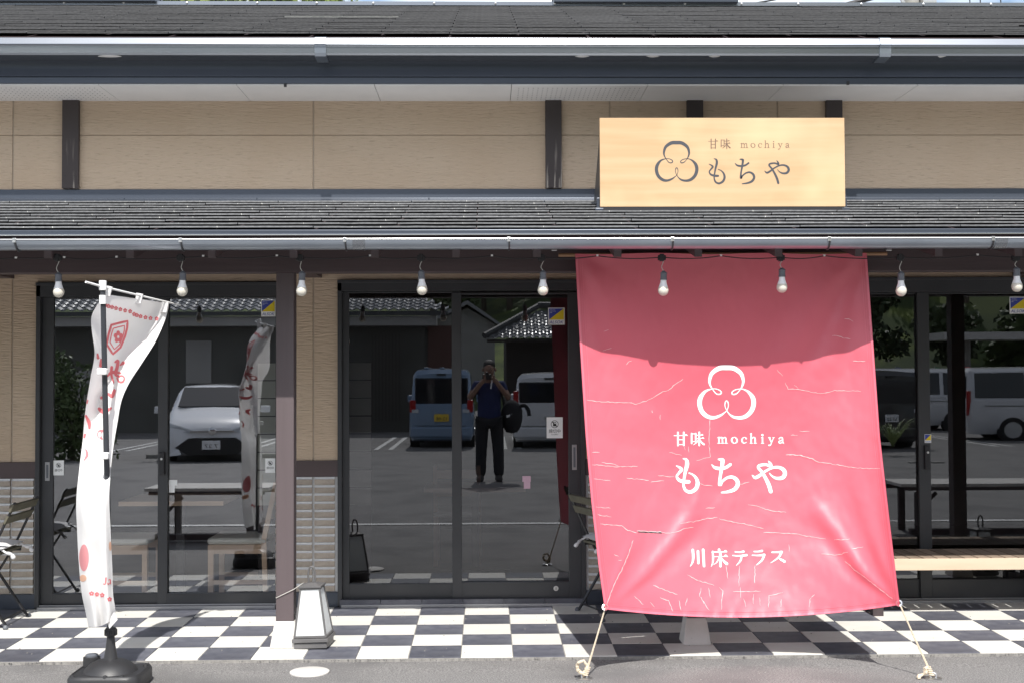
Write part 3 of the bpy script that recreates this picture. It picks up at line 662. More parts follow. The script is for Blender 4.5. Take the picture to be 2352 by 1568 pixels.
# ------------------------------------------------------------------ signboard on the canopy roof
YS = 7.93
sx0, sx1 = P(1378, 373, YS).x, P(1940.5, 373, YS).x; sz1, sz0 = P(1660, 271.5, YS).z, P(1660, 475, YS).z
sign = empty('roof_signboard', ((sx0 + sx1) / 2, YS, sz0), 'pale wooden signboard with grey trefoil mark and Japanese lettering, standing on the lower roof', 'sign')
q = MB(); q.box(sx0, sx1, YS, YS + .028, sz0, sz1); q.build('board', sign_wood, sign, bevel=.0012)
q = MB(); q.box(sx0 + .001, sx1 - .001, YS + .028, YS + .034, sz0, sz1); q.build('board_back', frame_m, sign)
def smap(x, y, lift):
    p = P((2580 + x / 3.7935) * .57422, (530 + y / 3.7935) * .57422, YS); return Vector((p.x, YS - .0008 - lift, p.z))
MOCHI_G = [(0, 2), (2, 4), (4, 6)]; KAN_G = [(0, 6), (6, 17)]; ROMA_G = [(0, 7), (7, 8), (8, 9), (9, 14), (14, 18), (18, 22), (22, 24)]; TERA_G = [(0, 3), (3, 12), (12, 15), (15, 18), (18, 21)]
def characters(strokes, groups, mapf, mat, parent, ws=1.0, sub=3, base=0):
    for a, b in groups:
        q = MB()
        for i, s in enumerate(strokes[a:b]): stroke(q, s, mapf, base + .00012 * i, ws, sub=sub, smooth=len(s) > 2)
        q.build('character', mat, parent, fixn=False)
q = MB(); stroke(q, TREF, smap, 0, closed=True); q.build('trefoil_mark', ink_g, sign, fixn=False)
characters(MOCHI, MOCHI_G, smap, ink_g, sign, sub=5); characters(KAN, KAN_G, smap, ink_br, sign); characters(ROMA, ROMA_G, smap, ink_br, sign)
def rz_at(Y): return P0.z + (Y - P0.y) * math.tan(pitch) + .016
for x in (sx0 + .004, sx1 - .012):
    q = MB(); zt_ = sz1 - .09; zb3 = sz0 - .02
    q.prism([(x, YS + .034, zt_), (x, YS + .06, zt_), (x, YS + .50, rz_at(YS + .50) + .02), (x, YS + .50, rz_at(YS + .5)), (x, YS + .034, rz_at(YS + .034) + .01)], (.008, 0, 0)); q.build('side_bracket', frame_m, sign)
q = MB(); q.box(sx0 + .02, sx1 - .02, YS + .002, YS + .026, rz_at(YS) - .01, sz0 - .001); q.build('lower_rail', blackmetal, sign)
for x in (sx0 - .03, sx1 - .05):
    q = MB(); q.box(x, x + .08, YS + .005, YS + .09, rz_at(YS) - .01, rz_at(YS) + .010); q.box(x + .01, x + .07, YS + .03, YS + .04, rz_at(YS), rz_at(YS) + .08); q.build('foot_bracket', metal_nv, sign, bevel=.002)

# ------------------------------------------------------------------ red banner
BLT = [(583, 1321), (700, 1327), (795, 1332), (1000, 1345), (1150, 1358), (1300, 1375), (1398, 1389), (1430, 1394)]
BRT = [(583, 1991), (750, 2003), (1000, 2021), (1200, 2044), (1300, 2056), (1388, 2067), (1430, 2072)]
def ban_px(u, t):
    yb = 1398 - 10 * u + 4 * u * (1 - u) * 24; yt = 583 + 1.5 * math.sin(u * 17)
    y = yt + t * (yb - yt); l, r = interp(BLT, y), interp(BRT, y); return l + (r - l) * u, y
def ridge(x, y, pts, wd, amp, w1=None):
    best = 1e9; bt = 0; n = len(pts) - 1
    for i in range(n):
        (ax, ay), (bx, by) = pts[i], pts[i + 1]; dx, dy = bx - ax, by - ay
        t = max(0, min(1, ((x - ax) * dx + (y - ay) * dy) / (dx * dx + dy * dy)))
        d = math.hypot(x - ax - t * dx, y - ay - t * dy)
        if d < best: best = d; bt = (i + t) / n
    ww = wd + ((w1 or wd) - wd) * bt
    return amp * math.exp(-(best / ww) ** 2) * min(1, (1.02 - bt) * 3) * min(1, .35 + bt * 3)
FOLDS = [([(1392, 1394), (1425, 1300), (1463, 1224)], 5, -.020, 14), ([(1394, 1394), (1440, 1330), (1490, 1240), (1500, 1190)], 9, .014, 24),
         ([(1396, 1395), (1480, 1320), (1545, 1245), (1590, 1180), (1590, 1120)], 8, -.026, 20), ([(1400, 1397), (1500, 1330), (1575, 1250), (1615, 1190)], 10, .016, 26),
         ([(1550, 1060), (1587, 1182)], 6, -.006, 6), ([(1620, 1080), (1592, 1182)], 6, -.005, 6),
         ([(2063, 1386), (1985, 1320), (1930, 1240), (1880, 1170), (1860, 1140)], 7, -.030, 22), ([(2060, 1388), (1960, 1320), (1905, 1240), (1850, 1190)], 9, .022, 30),
         ([(2065, 1384), (2030, 1300), (2000, 1220), (1970, 1120), (1955, 1040)], 7, -.018, 22), ([(2062, 1384), (2005, 1290), (1965, 1190), (1930, 1100)], 10, .012, 24),
         ([(1326, 590), (1360, 700), (1385, 820), (1400, 900)], 10, .020, 30), ([(1330, 588), (1400, 690), (1440, 780)], 12, -.012, 30), ([(1345, 586), (1450, 640), (1500, 720)], 14, .010, 30),
         ([(1988, 590), (1960, 700), (1945, 840), (1940, 940)], 10, .020, 26), ([(1985, 588), (1925, 680), (1870, 800), (1830, 920)], 10, .020, 26), ([(1980, 588), (1900, 650), (1840, 760), (1790, 850)], 16, -.012, 34),
         ([(1640, 1010), (1660, 1100), (1668, 1240)], 18, -.004, 24), ([(1480, 600), (1500, 700), (1500, 860)], 26, .006, 34), ([(1650, 600), (1660, 720), (1655, 860)], 30, -.006, 40), ([(1800, 600), (1790, 720), (1770, 900)], 30, .006, 40)]
def ban_uv(x, y):
    l, r = interp(BLT, y), interp(BRT, y); u = (x - l) / (r - l); yb = 1398 - 10 * u + 4 * u * (1 - u) * 24
    return u, (y - 583) / (yb - 583)
def ban_Y(x, y):
    u, t = ban_uv(x, y); t = max(0, t); uc = max(0, min(1, u))
    Y = 7.22 - .545 * t * t + .375 * t ** .92 * (4 * uc * (1 - uc)) ** .8
    for pts, wd, amp, w1 in FOLDS: Y += ridge(x, y, pts, wd * 1.15, amp * .50, w1 * 1.15)
    Y += .003 * noise.noise(Vector((x / 55, y / 55, 3))) + .0014 * noise.noise(Vector((x / 15, y / 26, 9)))
    Y += .0025 * math.sin(x / 5.5) * math.exp(-((t - 1) / .02) ** 2)
    return Y
def bmap(x, y, lift):
    p = P(x, y, ban_Y(x, y)); return p + (CAM - p).normalized() * (.0022 + lift)
banner = empty('hanging_banner', (P(1655, 583, 7.2).x, 7.22, 2.33), 'large red vinyl shop banner with white trefoil and lettering, roped to the asphalt', 'banner')
NU, NV = 150, 190; q = MB()
for j in range(NV + 1):
    for i in range(NU + 1):
        x, y = ban_px(i / NU, j / NV); q.v.append(tuple(P(x, y, ban_Y(x, y))))
for j in range(NV):
    for i in range(NU):
        x, y = ban_px((i + .5) / NU, (j + .5) / NV)
        if 1466 < x < 1520 and 1217 + (x - 1466) * .04 < y < 1223.5: continue
        q.f.append((j * (NU + 1) + i, j * (NU + 1) + i + 1, (j + 1) * (NU + 1) + i + 1, (j + 1) * (NU + 1) + i)); q.m.append(0)
q.build('vinyl_sheet', vinyl, banner, smooth=True, fixn=False)
q = MB()
stroke(q, TREF, lambda x, y, l: bmap((2650 + (376 + (x - 148) * .955) / 2.7033) * .57422, (1420 + (107 + (y - 131) * .939) / 2.7033) * .57422, l), .0001, 1.05, closed=True)
q.build('trefoil_mark', ink_w, banner, fixn=False)
characters(MOCHI, MOCHI_G, lambda x, y, l: bmap((2650 + (143 + (x - 963) * .970) / 2.7033) * .57422, (1420 + (1110 + (y - 398) * .965) / 2.7033) * .57422, l), ink_w, banner, 1.25, 5)
characters(KAN, KAN_G, lambda x, y, l: bmap((2650 + (125 + (x - 960) * .973) / 2.7033) * .57422, (1420 + (830 + (y - 102) * .973) / 2.7033) * .57422, l), ink_w, banner, 1.5)
characters(ROMA, ROMA_G, lambda x, y, l: bmap((2650 + (590 + (x - 1445) * .969) / 2.7033) * .57422, (1420 + (845 + (y - 128) * .969) / 2.7033) * .57422, l), ink_w, banner, 1.6)
characters(TERA, TERA_G, lambda x, y, l: bmap((2650 + x / 3.92) * .57422, (2150 + y / 3.92) * .57422, l), ink_w, banner, 1.05)
CR3 = [[(165,1090),(230,1098),(350,1105),(460,1108),(490,1118),(560,1095),(600,1080),(660,1040),(720,1018),(760,980),(810,948)],[(1440,890),(1480,928)],[(1495,975),(1515,1015),(1580,1018),(1650,1030),(1720,1045),(1790,1038),(1830,1025),(1890,1028),(1950,1025),(2005,1033)],[(1555,988),(1585,1012)],
       [(1895,545),(1920,545),(1953,565)],[(1810,660),(1860,662),(1890,675),(1935,682)],[(1535,1325),(1580,1325)],[(1595,1298),(1660,1298)],[(1500,1455),(1590,1460),(1690,1485)],[(992,1220),(988,1300),(985,1400),(995,1470),(900,1495)],[(270,760),(300,752),(330,740)],[(275,634),(310,620)],[(430,855),(445,835),(465,828)],[(600,1160),(608,1175)],[(655,1185),(657,1222)],[(1950,830),(2035,828)],[(818,1400),(825,1425)],[(845,1400),(850,1440)],[(715,1440),(800,1460)],[(200,1442),(250,1440)]]
CR4 = [[(265,165),(350,175),(440,180),(550,178)],[(325,155),(400,160),(430,175)],[(480,252),(560,258),(620,265)],[(630,275),(715,268)],[(675,235),(780,243)],[(1480,105),(1560,105),(1650,130),(1680,150),(1760,160),(1860,180),(1960,190),(2070,190)],[(285,430),(380,440)],[(300,480),(385,495)],[(275,255),(380,268)],[(265,90),(305,90)],
       [(315,540),(400,545),(450,550),(490,580),(545,595)],[(545,583),(690,588),(740,598),(800,585),(850,568),(900,560)],[(820,535),(900,525),(960,508),(1050,497)],[(975,440),(1035,435)],[(940,285),(970,298),(1020,300)],[(1190,290),(1250,275)],[(1240,418),(1300,428),(1380,455),(1480,465)],[(1060,508),(1120,520),(1230,540),(1290,555),(1340,568)],[(1340,590),(1440,595),(1540,600),(1640,620),(1730,632)],[(1700,725),(1800,735),(1870,715)],[(1890,695),(1965,682)],[(1780,640),(1880,632)],
       [(522,640),(495,720),(450,830),(400,920),(370,1000),(355,1050)],[(1850,770),(1900,820),(1960,860),(2050,930),(2150,1010)],[(860,855),(930,895),(1010,915),(1030,925)],[(650,925),(740,960),(800,980)],[(530,990),(585,1045)],[(630,1030),(655,1060)],[(690,1000),(745,1020),(770,1085)],[(945,940),(940,990),(970,1040),(1000,1080)],[(950,1000),(965,1040)],[(995,940),(1005,1000)],[(1060,935),(1085,960),(1075,1030),(1075,1075)],[(1150,960),(1200,965),(1320,960)],[(1195,935),(1195,1000)],[(1215,1010),(1228,1060)],[(1275,980),(1275,1040)],[(1315,1000),(1318,1050)],[(1370,1060),(1375,990),(1460,970)],[(1660,980),(1630,1010),(1625,1060)],[(1105,800),(1115,880)],[(1188,800),(1185,930)],[(1285,800),(1285,910)],[(1450,1010),(1448,1060)],[(810,1020),(822,1080)],[(400,730),(430,740)],[(430,768),(450,765)],[(860,1005),(850,1050)],[(1500,670),(1500,710)]]
for lst, s, ox, oy in ((CR3, 1.68, 2250, 950), (CR4, 1.568, 2200, 1750)):
    for c in lst:
        c = [((ox + a / s) * .57422, (oy + b / s) * .57422) for a, b in c]; pts = []
        for (ax, ay), (bx, by) in zip(c, c[1:]):
            d = math.hypot(bx - ax, by - ay); m = max(2, int(d / 5))
            for k in range(m): pts.append((ax + (bx - ax) * k / m + rnd.uniform(-.9, .9), ay + (by - ay) * k / m + rnd.uniform(-1.0, 1.0), rnd.uniform(.5, 1.5)))
        pts.append((*c[-1], .5)); pts[0] = (pts[0][0], pts[0][1], .5)
        q = MB(); stroke(q, pts, bmap, .0006, 1.0, smooth=False, sub=1); q.build('worn_crack', crack_m, banner, fixn=False)
# hems with stitching
q = MB()
for side, tab in ((1, BLT), (-1, BRT)):
    for off, wd, lf in ((3, 5, .0010), (15, .9, .0004), (10.5, .7, .0004)):
        pts = [(interp(tab, y) + side * off, y, wd) for y in range(592, 1392, 10)]; stroke(q, pts, bmap, lf, smooth=False, sub=1)
pts = []
for k in range(90):
    u = .005 + .99 * k / 89; x, y = ban_px(u, 1.0); pts.append((x, y - 3, 5))
stroke(q, pts, bmap, .0010, smooth=False, sub=1); stroke(q, [(x, y - 10, .8) for x, y, w_ in pts], bmap, .0004, smooth=False, sub=1)
q.build('hem', hem_m, banner, fixn=False)
q = MB()
for x, y in ((1390, 1393), (2065, 1384)):
    pts = [(x + 6 * math.cos(a), y + 6 * math.sin(a), 3.5) for a in [2 * math.pi * k / 12 for k in range(13)]]; stroke(q, pts, bmap, .0016, closed=True)
q.build('eyelet', steel, banner, fixn=False)
q = MB(); a, b = P(1283, 586, 7.235), P(2037, 583, 7.235); q.tube([a, b], .011, 10); q.build('hanging_pole', M('bamboo', (.30, .17, .09), .5), banner, smooth=True)
for x in (1273, 2041):
    q = MB(); c = P(x, 573, 7.2); q.box(c.x - .016, c.x + .016, c.y - .01, c.y + .01, c.z - .010, c.z + .014); q.build('pole_hook', steel, banner, bevel=.003)
# ropes and ground anchors
for nm, cx, cy, ax, ay, side in (('l', 1390, 1394, 1342, 1545, -1), ('r', 2066, 1386, 2144, 1545, 1)):
    c = P(cx, cy, ban_Y(cx, cy)) + Vector((0, -.004, 0)); g = PG(ax - side * 3 * 0, ay + 13, 0.0)
    lab = 'cream rope tying the banner\'s %s lower corner to a ring in the asphalt' % ('left' if side < 0 else 'right')
    rp = empty('tie_rope', tuple(g), lab, 'rope', 'ropes tying the banner down')
    kn = g + (c - g) * .16
    for dx in (-.0028, .0028):
        q = MB(); q.tube([c + Vector((dx * .3, 0, 0)), c + (kn - c) * .5 + Vector((dx * .5, 0, -.004)), kn + Vector((dx, 0, 0))], .0034, 6); q.build('rope_strand', rope_m, rp, smooth=True)
    q = MB(); pts = []
    for k in range(46):
        t = k / 45; an = t * 2 * math.pi * 4.5; pts.append(kn + (g - kn) * (t * .75) + Vector((math.cos(an) * .012, math.sin(an) * .010, 0)))
    q.tube(pts, .0045, 6); q.build('knot', rope_m, rp, smooth=True)
    q = MB(); pts = [kn + Vector((-.03 - .028 * math.cos(a) * (1 + .1 * side), .0, .004 - .030 * math.sin(a))) for a in [k * .55 for k in range(14)]] if side < 0 else [kn + Vector((-.035 * t - .012 * math.sin(t * 6), -.01 * t, -.035 * t)) for t in [k / 5 for k in range(9)]]
    q.tube([p + Vector((rnd.uniform(-.004, .004), rnd.uniform(-.008, .008), rnd.uniform(-.004, .004))) for p in pts], [.009 + rnd.uniform(-.003, .003) for _ in pts], 7); q.build('frayed_end', rope_m, rp, smooth=True)
    anc = empty('ground_anchor', tuple(g), 'small metal ring set in the asphalt under the banner\'s %s rope' % ('left' if side < 0 else 'right'), 'ground anchor', 'rings in the asphalt')
    q = MB(); q.lathe(g, [(.045, .001), (.045, .006), (.038, .008), (0, .008)], 20); q.build('anchor_plate', steel, anc)
    q = MB(); q.tube([g + Vector((.016 * math.cos(a), 0, .018 + .016 * math.sin(a))) for a in [2 * math.pi * k / 14 for k in range(15)]], .003, 6, caps=False); q.build('ring', steel, anc, smooth=True)

# ------------------------------------------------------------------ nobori flag
YFg = 6.45
FB = [(0, 240, 676, 388, 697), (.03, 222, 702, 386, 712), (.07, 210, 728, 376, 743), (.12, 211, 760, 356, 786), (.18, 217, 812, 323, 838), (.24, 208, 866, 296, 880), (.31, 200, 915, 279, 920), (.38, 194, 960, 270, 968),
      (.46, 190, 1010, 261, 1022), (.54, 182, 1077, 255, 1075), (.63, 175, 1149, 251, 1140), (.72, 177, 1215, 254, 1215), (.84, 181, 1292, 258, 1305), (.93, 188, 1364, 260, 1365), (.97, 196, 1402, 265, 1402), (1.0, 203, 1438, 262, 1418)]
def crint(tab, v):                      # smooth interpolation of tuples keyed by first entry
    for i in range(len(tab) - 1):
        if v <= tab[i + 1][0] or i == len(tab) - 2:
            a, b = tab[i], tab[i + 1]; p, n_ = tab[max(i - 1, 0)], tab[min(i + 2, len(tab) - 1)]
            h = b[0] - a[0]; t = (v - a[0]) / h; r = []
            for k in range(1, len(a)):
                ma = (b[k] - p[k]) / (b[0] - p[0]) * h; mb_ = (n_[k] - a[k]) / (n_[0] - a[0]) * h
                r.append((2 * t ** 3 - 3 * t * t + 1) * a[k] + (t ** 3 - 2 * t * t + t) * ma + (-2 * t ** 3 + 3 * t * t) * b[k] + (t ** 3 - t * t) * mb_)
            return r
FD = [(0, .03, .17, .29, .43, .54), (.07, .07, .24, .36, .48, .52), (.12, .09, .28, .40, .46, .42), (.18, .08, .28, .38, .36, .26), (.24, .13, .28, .34, .32, .24), (.31, .15, .30, .31, .26, .18), (.38, .17, .26, .25, .20, .16),
      (.46, .16, .18, .16, .18, .13), (.54, .10, .09, .12, .13, .10), (.60, .06, .01, .03, .03, .06), (.66, .06, -.01, .02, .0, .04), (.8, .08, .02, .05, .01, .07), (.93, .10, .03, .06, .03, .08), (1.0, .13, .05, .10, .05, .12)]
def flag_px(u, v):
    a = crint(FB, v); return a[0] + (a[2] - a[0]) * u, a[1] + (a[3] - a[1]) * u + (0 if v < .5 else 8 * math.sin(u * 3.1) * (v - .9) * 10 if v > .9 else 0)
def flag_S(u, v):
    x, y = flag_px(u, v); d = crint(FD, v); uu = max(0, min(.9999, u)) * 4; i = int(uu); row = [(k, d[k]) for k in range(5)]
    dy = crint(row, uu)[0]
    dy += .006 * noise.noise(Vector((u * 4, v * 14, 1))) + .010 * math.sin(u * 15 + v * 5) * (.3 if v < .3 else 1) * min(1, u * 6) * min(1, (1 - u) * 6) * .6
    return P(x, y, YFg + dy)
def flag_inv(px, py):
    u = .5; v = .5
    for _ in range(8):
        lo, hi = -.05, 1.05
        for _ in range(16):
            m = (lo + hi) / 2
            if flag_px(u, m)[1] < py: lo = m
            else: hi = m
        v = (lo + hi) / 2; a = flag_px(0, v)[0]; b = flag_px(1, v)[0]; u = (px - a) / (b - a); u = max(-.2, min(1.2, u))
    return u, v
def flag_map(side):
    def f(x, y, lift):
        u, v = flag_inv(x, y); u = max(.004, min(.996, u)); v = max(.003, min(.997, v)); p = flag_S(u, v); e = .004
        n = (flag_S(u + e, v) - flag_S(u - e, v)).cross(flag_S(u, v + e) - flag_S(u, v - e)).normalized()
        if n.y > 0: n = -n
        return p + n * (.0012 + lift) * side
    return f
flag = empty('banner_flag', tuple(P(251, 1560, 6.47)), 'white nobori flag with red plum print, twisted around its dark pole beside the left door', 'flag')
q = MB(); NU, NV = 48, 150
for j in range(NV + 1):
    for i in range(NU + 1): q.v.append(tuple(flag_S(i / NU, j / NV)))
for j in range(NV):
    for i in range(NU): q.f.append((j * (NU + 1) + i, j * (NU + 1) + i + 1, (j + 1) * (NU + 1) + i + 1, (j + 1) * (NU + 1) + i)); q.m.append(0)
q.build('cloth', cloth_m, flag, smooth=True, fixn=False)
def Z1(X, Y): return ((250 + X / 2.24) * .57422, (1080 + Y / 2.24) * .57422)
def Z2(X, Y): return ((250 + X / 1.598) * .57422, (1750 + Y / 1.598) * .57422)
fronts = []
def disc(q, X, Y, rx, ry, mf, nr=7, na=22):
    v = [mf(*Z2(X, Y), .0002)]
    for r in range(1, nr + 1):
        for k in range(na): t = 2 * math.pi * k / na; v.append(mf(*Z2(X + rx * r / nr * math.cos(t), Y + ry * r / nr * math.sin(t)), .0002))
    f = [(0, 1 + k, 1 + (k + 1) % na) for k in range(na)]
    for r in range(nr - 1):
        for k in range(na): a = 1 + r * na; b = a + na; f.append((a + k, b + k, b + (k + 1) % na, a + (k + 1) % na))
    q.add(v, f)
def flower(q, cx, cy, r, mf, sx=1.0):
    for k in range(5):
        a = k * 2 * math.pi / 5 - math.pi / 2; px_, py_ = cx + math.cos(a) * r * .58 * sx, cy + math.sin(a) * r * .58
        q.add([mf(px_ + math.cos(t) * r * .40 * sx, py_ + math.sin(t) * r * .40, .0001 * k) for t in [2 * math.pi * j / 8 for j in range(8)]], [tuple(range(8))])
for side, nm in ((1, 'front_print'), (-1, 'back_print')):
    mf = flag_map(side)
    for X, Y in ((385,315),(412,325),(443,333),(478,342),(517,352),(560,362),(605,370),(640,395),(665,405),(698,415),(742,425),(788,432),(843,436)):
        q = MB(); flower(q, *Z1(X, Y), 5.2, mf, .95); q.build('plum_blossom', ink_r, flag, fixn=False)
    for X, Y in ((186,993),(220,998),(255,1003),(300,1030)):
        q = MB(); flower(q, *Z2(X, Y), 5.6, mf); q.build('plum_blossom', ink_r, flag, fixn=False)
    q = MB(); hx = [(437,492),(505,474),(582,456),(578,520),(560,590),(520,690),(450,752),(425,712),(395,665),(412,575),(437,492)]
    stroke(q, [(*Z1(*p), 5.0) for p in hx], mf, 0, sub=3, smooth=False)
    cxh, cyh = 492, 600
    stroke(q, [(*Z1(cxh + (x - cxh) * .70, cyh + (y - cyh) * .72), 2.6) for x, y in hx], mf, 0, sub=3, smooth=False)
    flower(q, *Z1(498, 598), 15, mf, .75); q.build('hexagon_crest', ink_r, flag, fixn=False)
    for s in ([(440,868,20),(436,930,18),(462,1012,8)],[(398,952,10),(432,918,22),(480,914,22),(522,922,12)],[(472,822,14),(496,812,22),(490,870,24),(476,925,22),(500,950,16),(535,945,10),(556,968,10),(540,1000,14),(508,998,14),(490,965,10)],[(520,850,10),(545,830,24)],
              [(415,1108,18),(445,1128,26),(466,1078,22)],[(348,1142,20),(385,1130,14)],[(328,1240,20),(360,1262,30),(400,1256,24),(436,1234,14)],[(375,1432,12),(340,1445,26),(330,1478,30),(352,1508,12)],[(208,1302,14),(236,1362,24),(240,1412,16)],[(345,800,16),(340,855,22)],[(312,752,12),(318,785,18)],[(200,1470,16),(196,1495,14)],[(222,1165,12),(216,1190,10)]):
        q = MB(); stroke(q, [(*Z1(a, b), c / 2.24 * .574 * 1.3) for a, b, c in s], mf, .0003, sub=4); q.build('brush_stroke', ink_r, flag, fixn=False)
    for s in ([(148,70,8),(158,108,18),(138,145,6)],[(262,930,6),(274,932,6),(278,890,8)],[(290,908,4),(304,905,6),(306,934,6)],[(288,925,6),(292,935,6),(304,922,4)]):
        q = MB(); stroke(q, [(*Z2(a, b), c / 1.598 * .574) for a, b, c in s], mf, .0003, sub=4); q.build('brush_stroke', ink_r, flag, fixn=False)
    q = MB(); disc(q, 138, 765, 30, 86, mf); q.build('pink_print', ink_pink, flag, fixn=False)
    for a in ((132, 895, 22, 22), (304, 690, 9, 30)):
        q = MB(); disc(q, *a, mf, 5, 16); q.build('orange_print', ink_or, flag, fixn=False)
# pole, rod, ties
pt, pb = P(236, 652, 6.47), P(253, 1440, 6.59)
q = MB(); q.tube([pb, pt], [.0165, .0135], 12); q.build('pole', M('pole_black', (.035, .038, .045), .35), flag, smooth=True)
q = MB(); q.tube([pt + Vector((0, 0, -.035)), pt + Vector((0, 0, .016))], .019, 14); q.build('pole_cap', white_pl, flag, smooth=True, bevel=.003)
q = MB(); q.tube([pt + Vector((0, 0, -.105)), pt + Vector((0, 0, -.060))], .0175, 14); q.build('pole_collar', white_pl, flag, smooth=True)
q = MB(); ra, rb = P(197, 648, 6.36), P(414, 701, 7.08); q.tube([ra, P(236, 659, 6.475), rb], [.006, .006, .0045], 8); q.build('top_rod', white_pl, flag, smooth=True)
for X, Y in ((415, 185), (692, 250), (922, 330)):
    x, y = Z1(X, Y); q = MB(); yy = 6.47 + .61 * (x - 236) / 178; c = P(x, y - 6, yy); e_ = P(x - 5, y + 13, yy)
    q.hexa([c + Vector((-.016, -.008, .012)), c + Vector((.018, -.008, .006)), e_ + Vector((.018, -.004, 0)), e_ + Vector((-.014, -.004, 0))], [c + Vector((-.016, .008, .012)), c + Vector((.018, .008, .006)), e_ + Vector((.018, .004, 0)), e_ + Vector((-.014, .004, 0))]); q.build('cloth_loop', cloth_m, flag)
for y in (852, 1045):
    xx = interp([(652, 236), (1500, 252)], y); c = P(xx - 2, y, 6.47); q = MB(); q.box(c.x - .030, c.x + .020, c.y - .020, c.y + .022, c.z - .018, c.z + .016); q.build('pole_tie', white_pl, flag, bevel=.006)
# loose lower flap
q = MB(); a = [P(*Z2(285, 1180), 6.52), P(*Z2(330, 1110), 6.50), P(*Z2(352, 1160), 6.49), P(*Z2(300, 1218), 6.51)]
q.hexa(a, [p + Vector((0, .003, 0)) for p in a]); q.build('cloth_flap', cloth_m, flag)
# base tank
bc = P(254, 1560, 6.60); bc.z = 0
tank = empty('flag_stand', tuple(bc), 'black plastic water tank base holding the flag pole on the asphalt', 'flag stand')
q = MB(); s = .188; h0 = .085
def ringq(s_, z, n=28, sq=4.5):
    o = []
    for k in range(n):
        a = 2 * math.pi * k / n; c, d = math.cos(a), math.sin(a); r = (abs(c) ** sq + abs(d) ** sq) ** (-1 / sq) * s_; o.append(bc + Vector((c * r, d * r * .95, z)))
    return o
prof = [(s * .97, .004, 6), (s, .02, 6), (s, h0 - .015, 6), (s * .955, h0, 6), (s * .93, h0 + .003, 5), (s * .90, h0 - .004, 5), (s * .74, h0 - .002, 2), (s * .72, h0 + .004, 2), (s * .66, h0 + .018, 2), (s * .56, h0 + .036, 2), (s * .42, h0 + .05, 2), (s * .26, h0 + .058, 2), (s * .15, h0 + .06, 2)]
rings = [ringq(a, z, 40, sq) for a, z, sq in prof]; v = [p for r_ in rings for p in r_]; n = 40
q.add(v, [(i * n + k, i * n + (k + 1) % n, (i + 1) * n + (k + 1) % n, (i + 1) * n + k) for i in range(len(rings) - 1) for k in range(n)] + [tuple((len(rings) - 1) * n + k for k in range(n)), tuple(range(n))[::-1]])
q.build('water_tank', black_pl, tank, smooth=True)
q = MB(); q.lathe(bc, [(.036, h0 + .058), (.034, h0 + .066), (.024, h0 + .13), (.019, h0 + .18), (.019, h0 + .19)], 20); q.build('pole_socket', black_pl, tank, smooth=True)
q = MB(); q.lathe(bc, [(.021, h0 + .178), (.030, h0 + .182), (.030, h0 + .215), (.024, h0 + .222), (.016, h0 + .222)], 16); q.build('clamp_nut', black_pl, tank, smooth=True)
for k in range(12):
    a = k * math.pi / 6; q = MB(); c = bc + Vector((.031 * math.cos(a), .031 * math.sin(a), 0)); q.tube([c + Vector((0, 0, h0 + .184)), c + Vector((0, 0, h0 + .212))], .003, 5); q.build('nut_rib', black_pl, tank)
q = MB(); c = bc + Vector((-.13, .10, 0)); q.lathe(c, [(.046, h0 - .01), (.044, h0 + .048), (.036, h0 + .052), (.034, h0 + .046)], 18); q.build('filler_boss', black_pl, tank, smooth=True)
q = MB(); q.lathe(c, [(.033, h0 + .045), (.033, h0 + .060), (.026, h0 + .064), (0, h0 + .064)], 18); q.build('filler_cap', grey_pl, tank, smooth=True)
for dx, dy in ((-.155, -.14), (.10, -.15), (.155, .10), (.02, -.16)):
    q = MB(); q.lathe(bc + Vector((dx, dy, 0)), [(.014, h0 - .004), (.012, h0 + .006), (.006, h0 + .010), (0, h0 + .011)], 12); q.build('stud', black_pl, tank, smooth=True)

# ------------------------------------------------------------------ string of bulbs
YL = 6.98
sl_ = empty('string_lights', (0, YL, P(1176, 590, YL).z), 'string of nine unlit white bulbs hanging on short cords below the canopy gutter', 'string lights')
bx = [135, 418, 692, 970, 1247, 1523, 1796, 2070, 2336]; by = [684, 681, 681, 678, 679, 680, 673, 681, 671]
hubs = []
q1 = MB(); r_ = .0305
q1.lathe((0, 0, 0), [(0, 0), (.012, .002), (.021, .008), (.028, .018), (.0305, .031), (.029, .042), (.0262, .050)], 20); m_lo = q1.mesh('diffuser', bulb_lo, smooth=True)
q1 = MB(); q1.lathe((0, 0, 0), [(.0262, .050), (.0225, .060), (.018, .074), (.0165, .086), (.0165, .094), (.0, .094)], 20); m_hi = q1.mesh('bulb_body', bulb_hi, smooth=True)
q1 = MB(); q1.lathe((0, 0, 0), [(.0, .090), (.020, .090), (.0205, .098), (.0175, .100), (.0185, .104), (.0180, .124), (.0200, .126), (.0200, .130), (.0150, .134), (.006, .142), (0, .142)], 18); m_so = q1.mesh('socket', grey_pl, smooth=True)
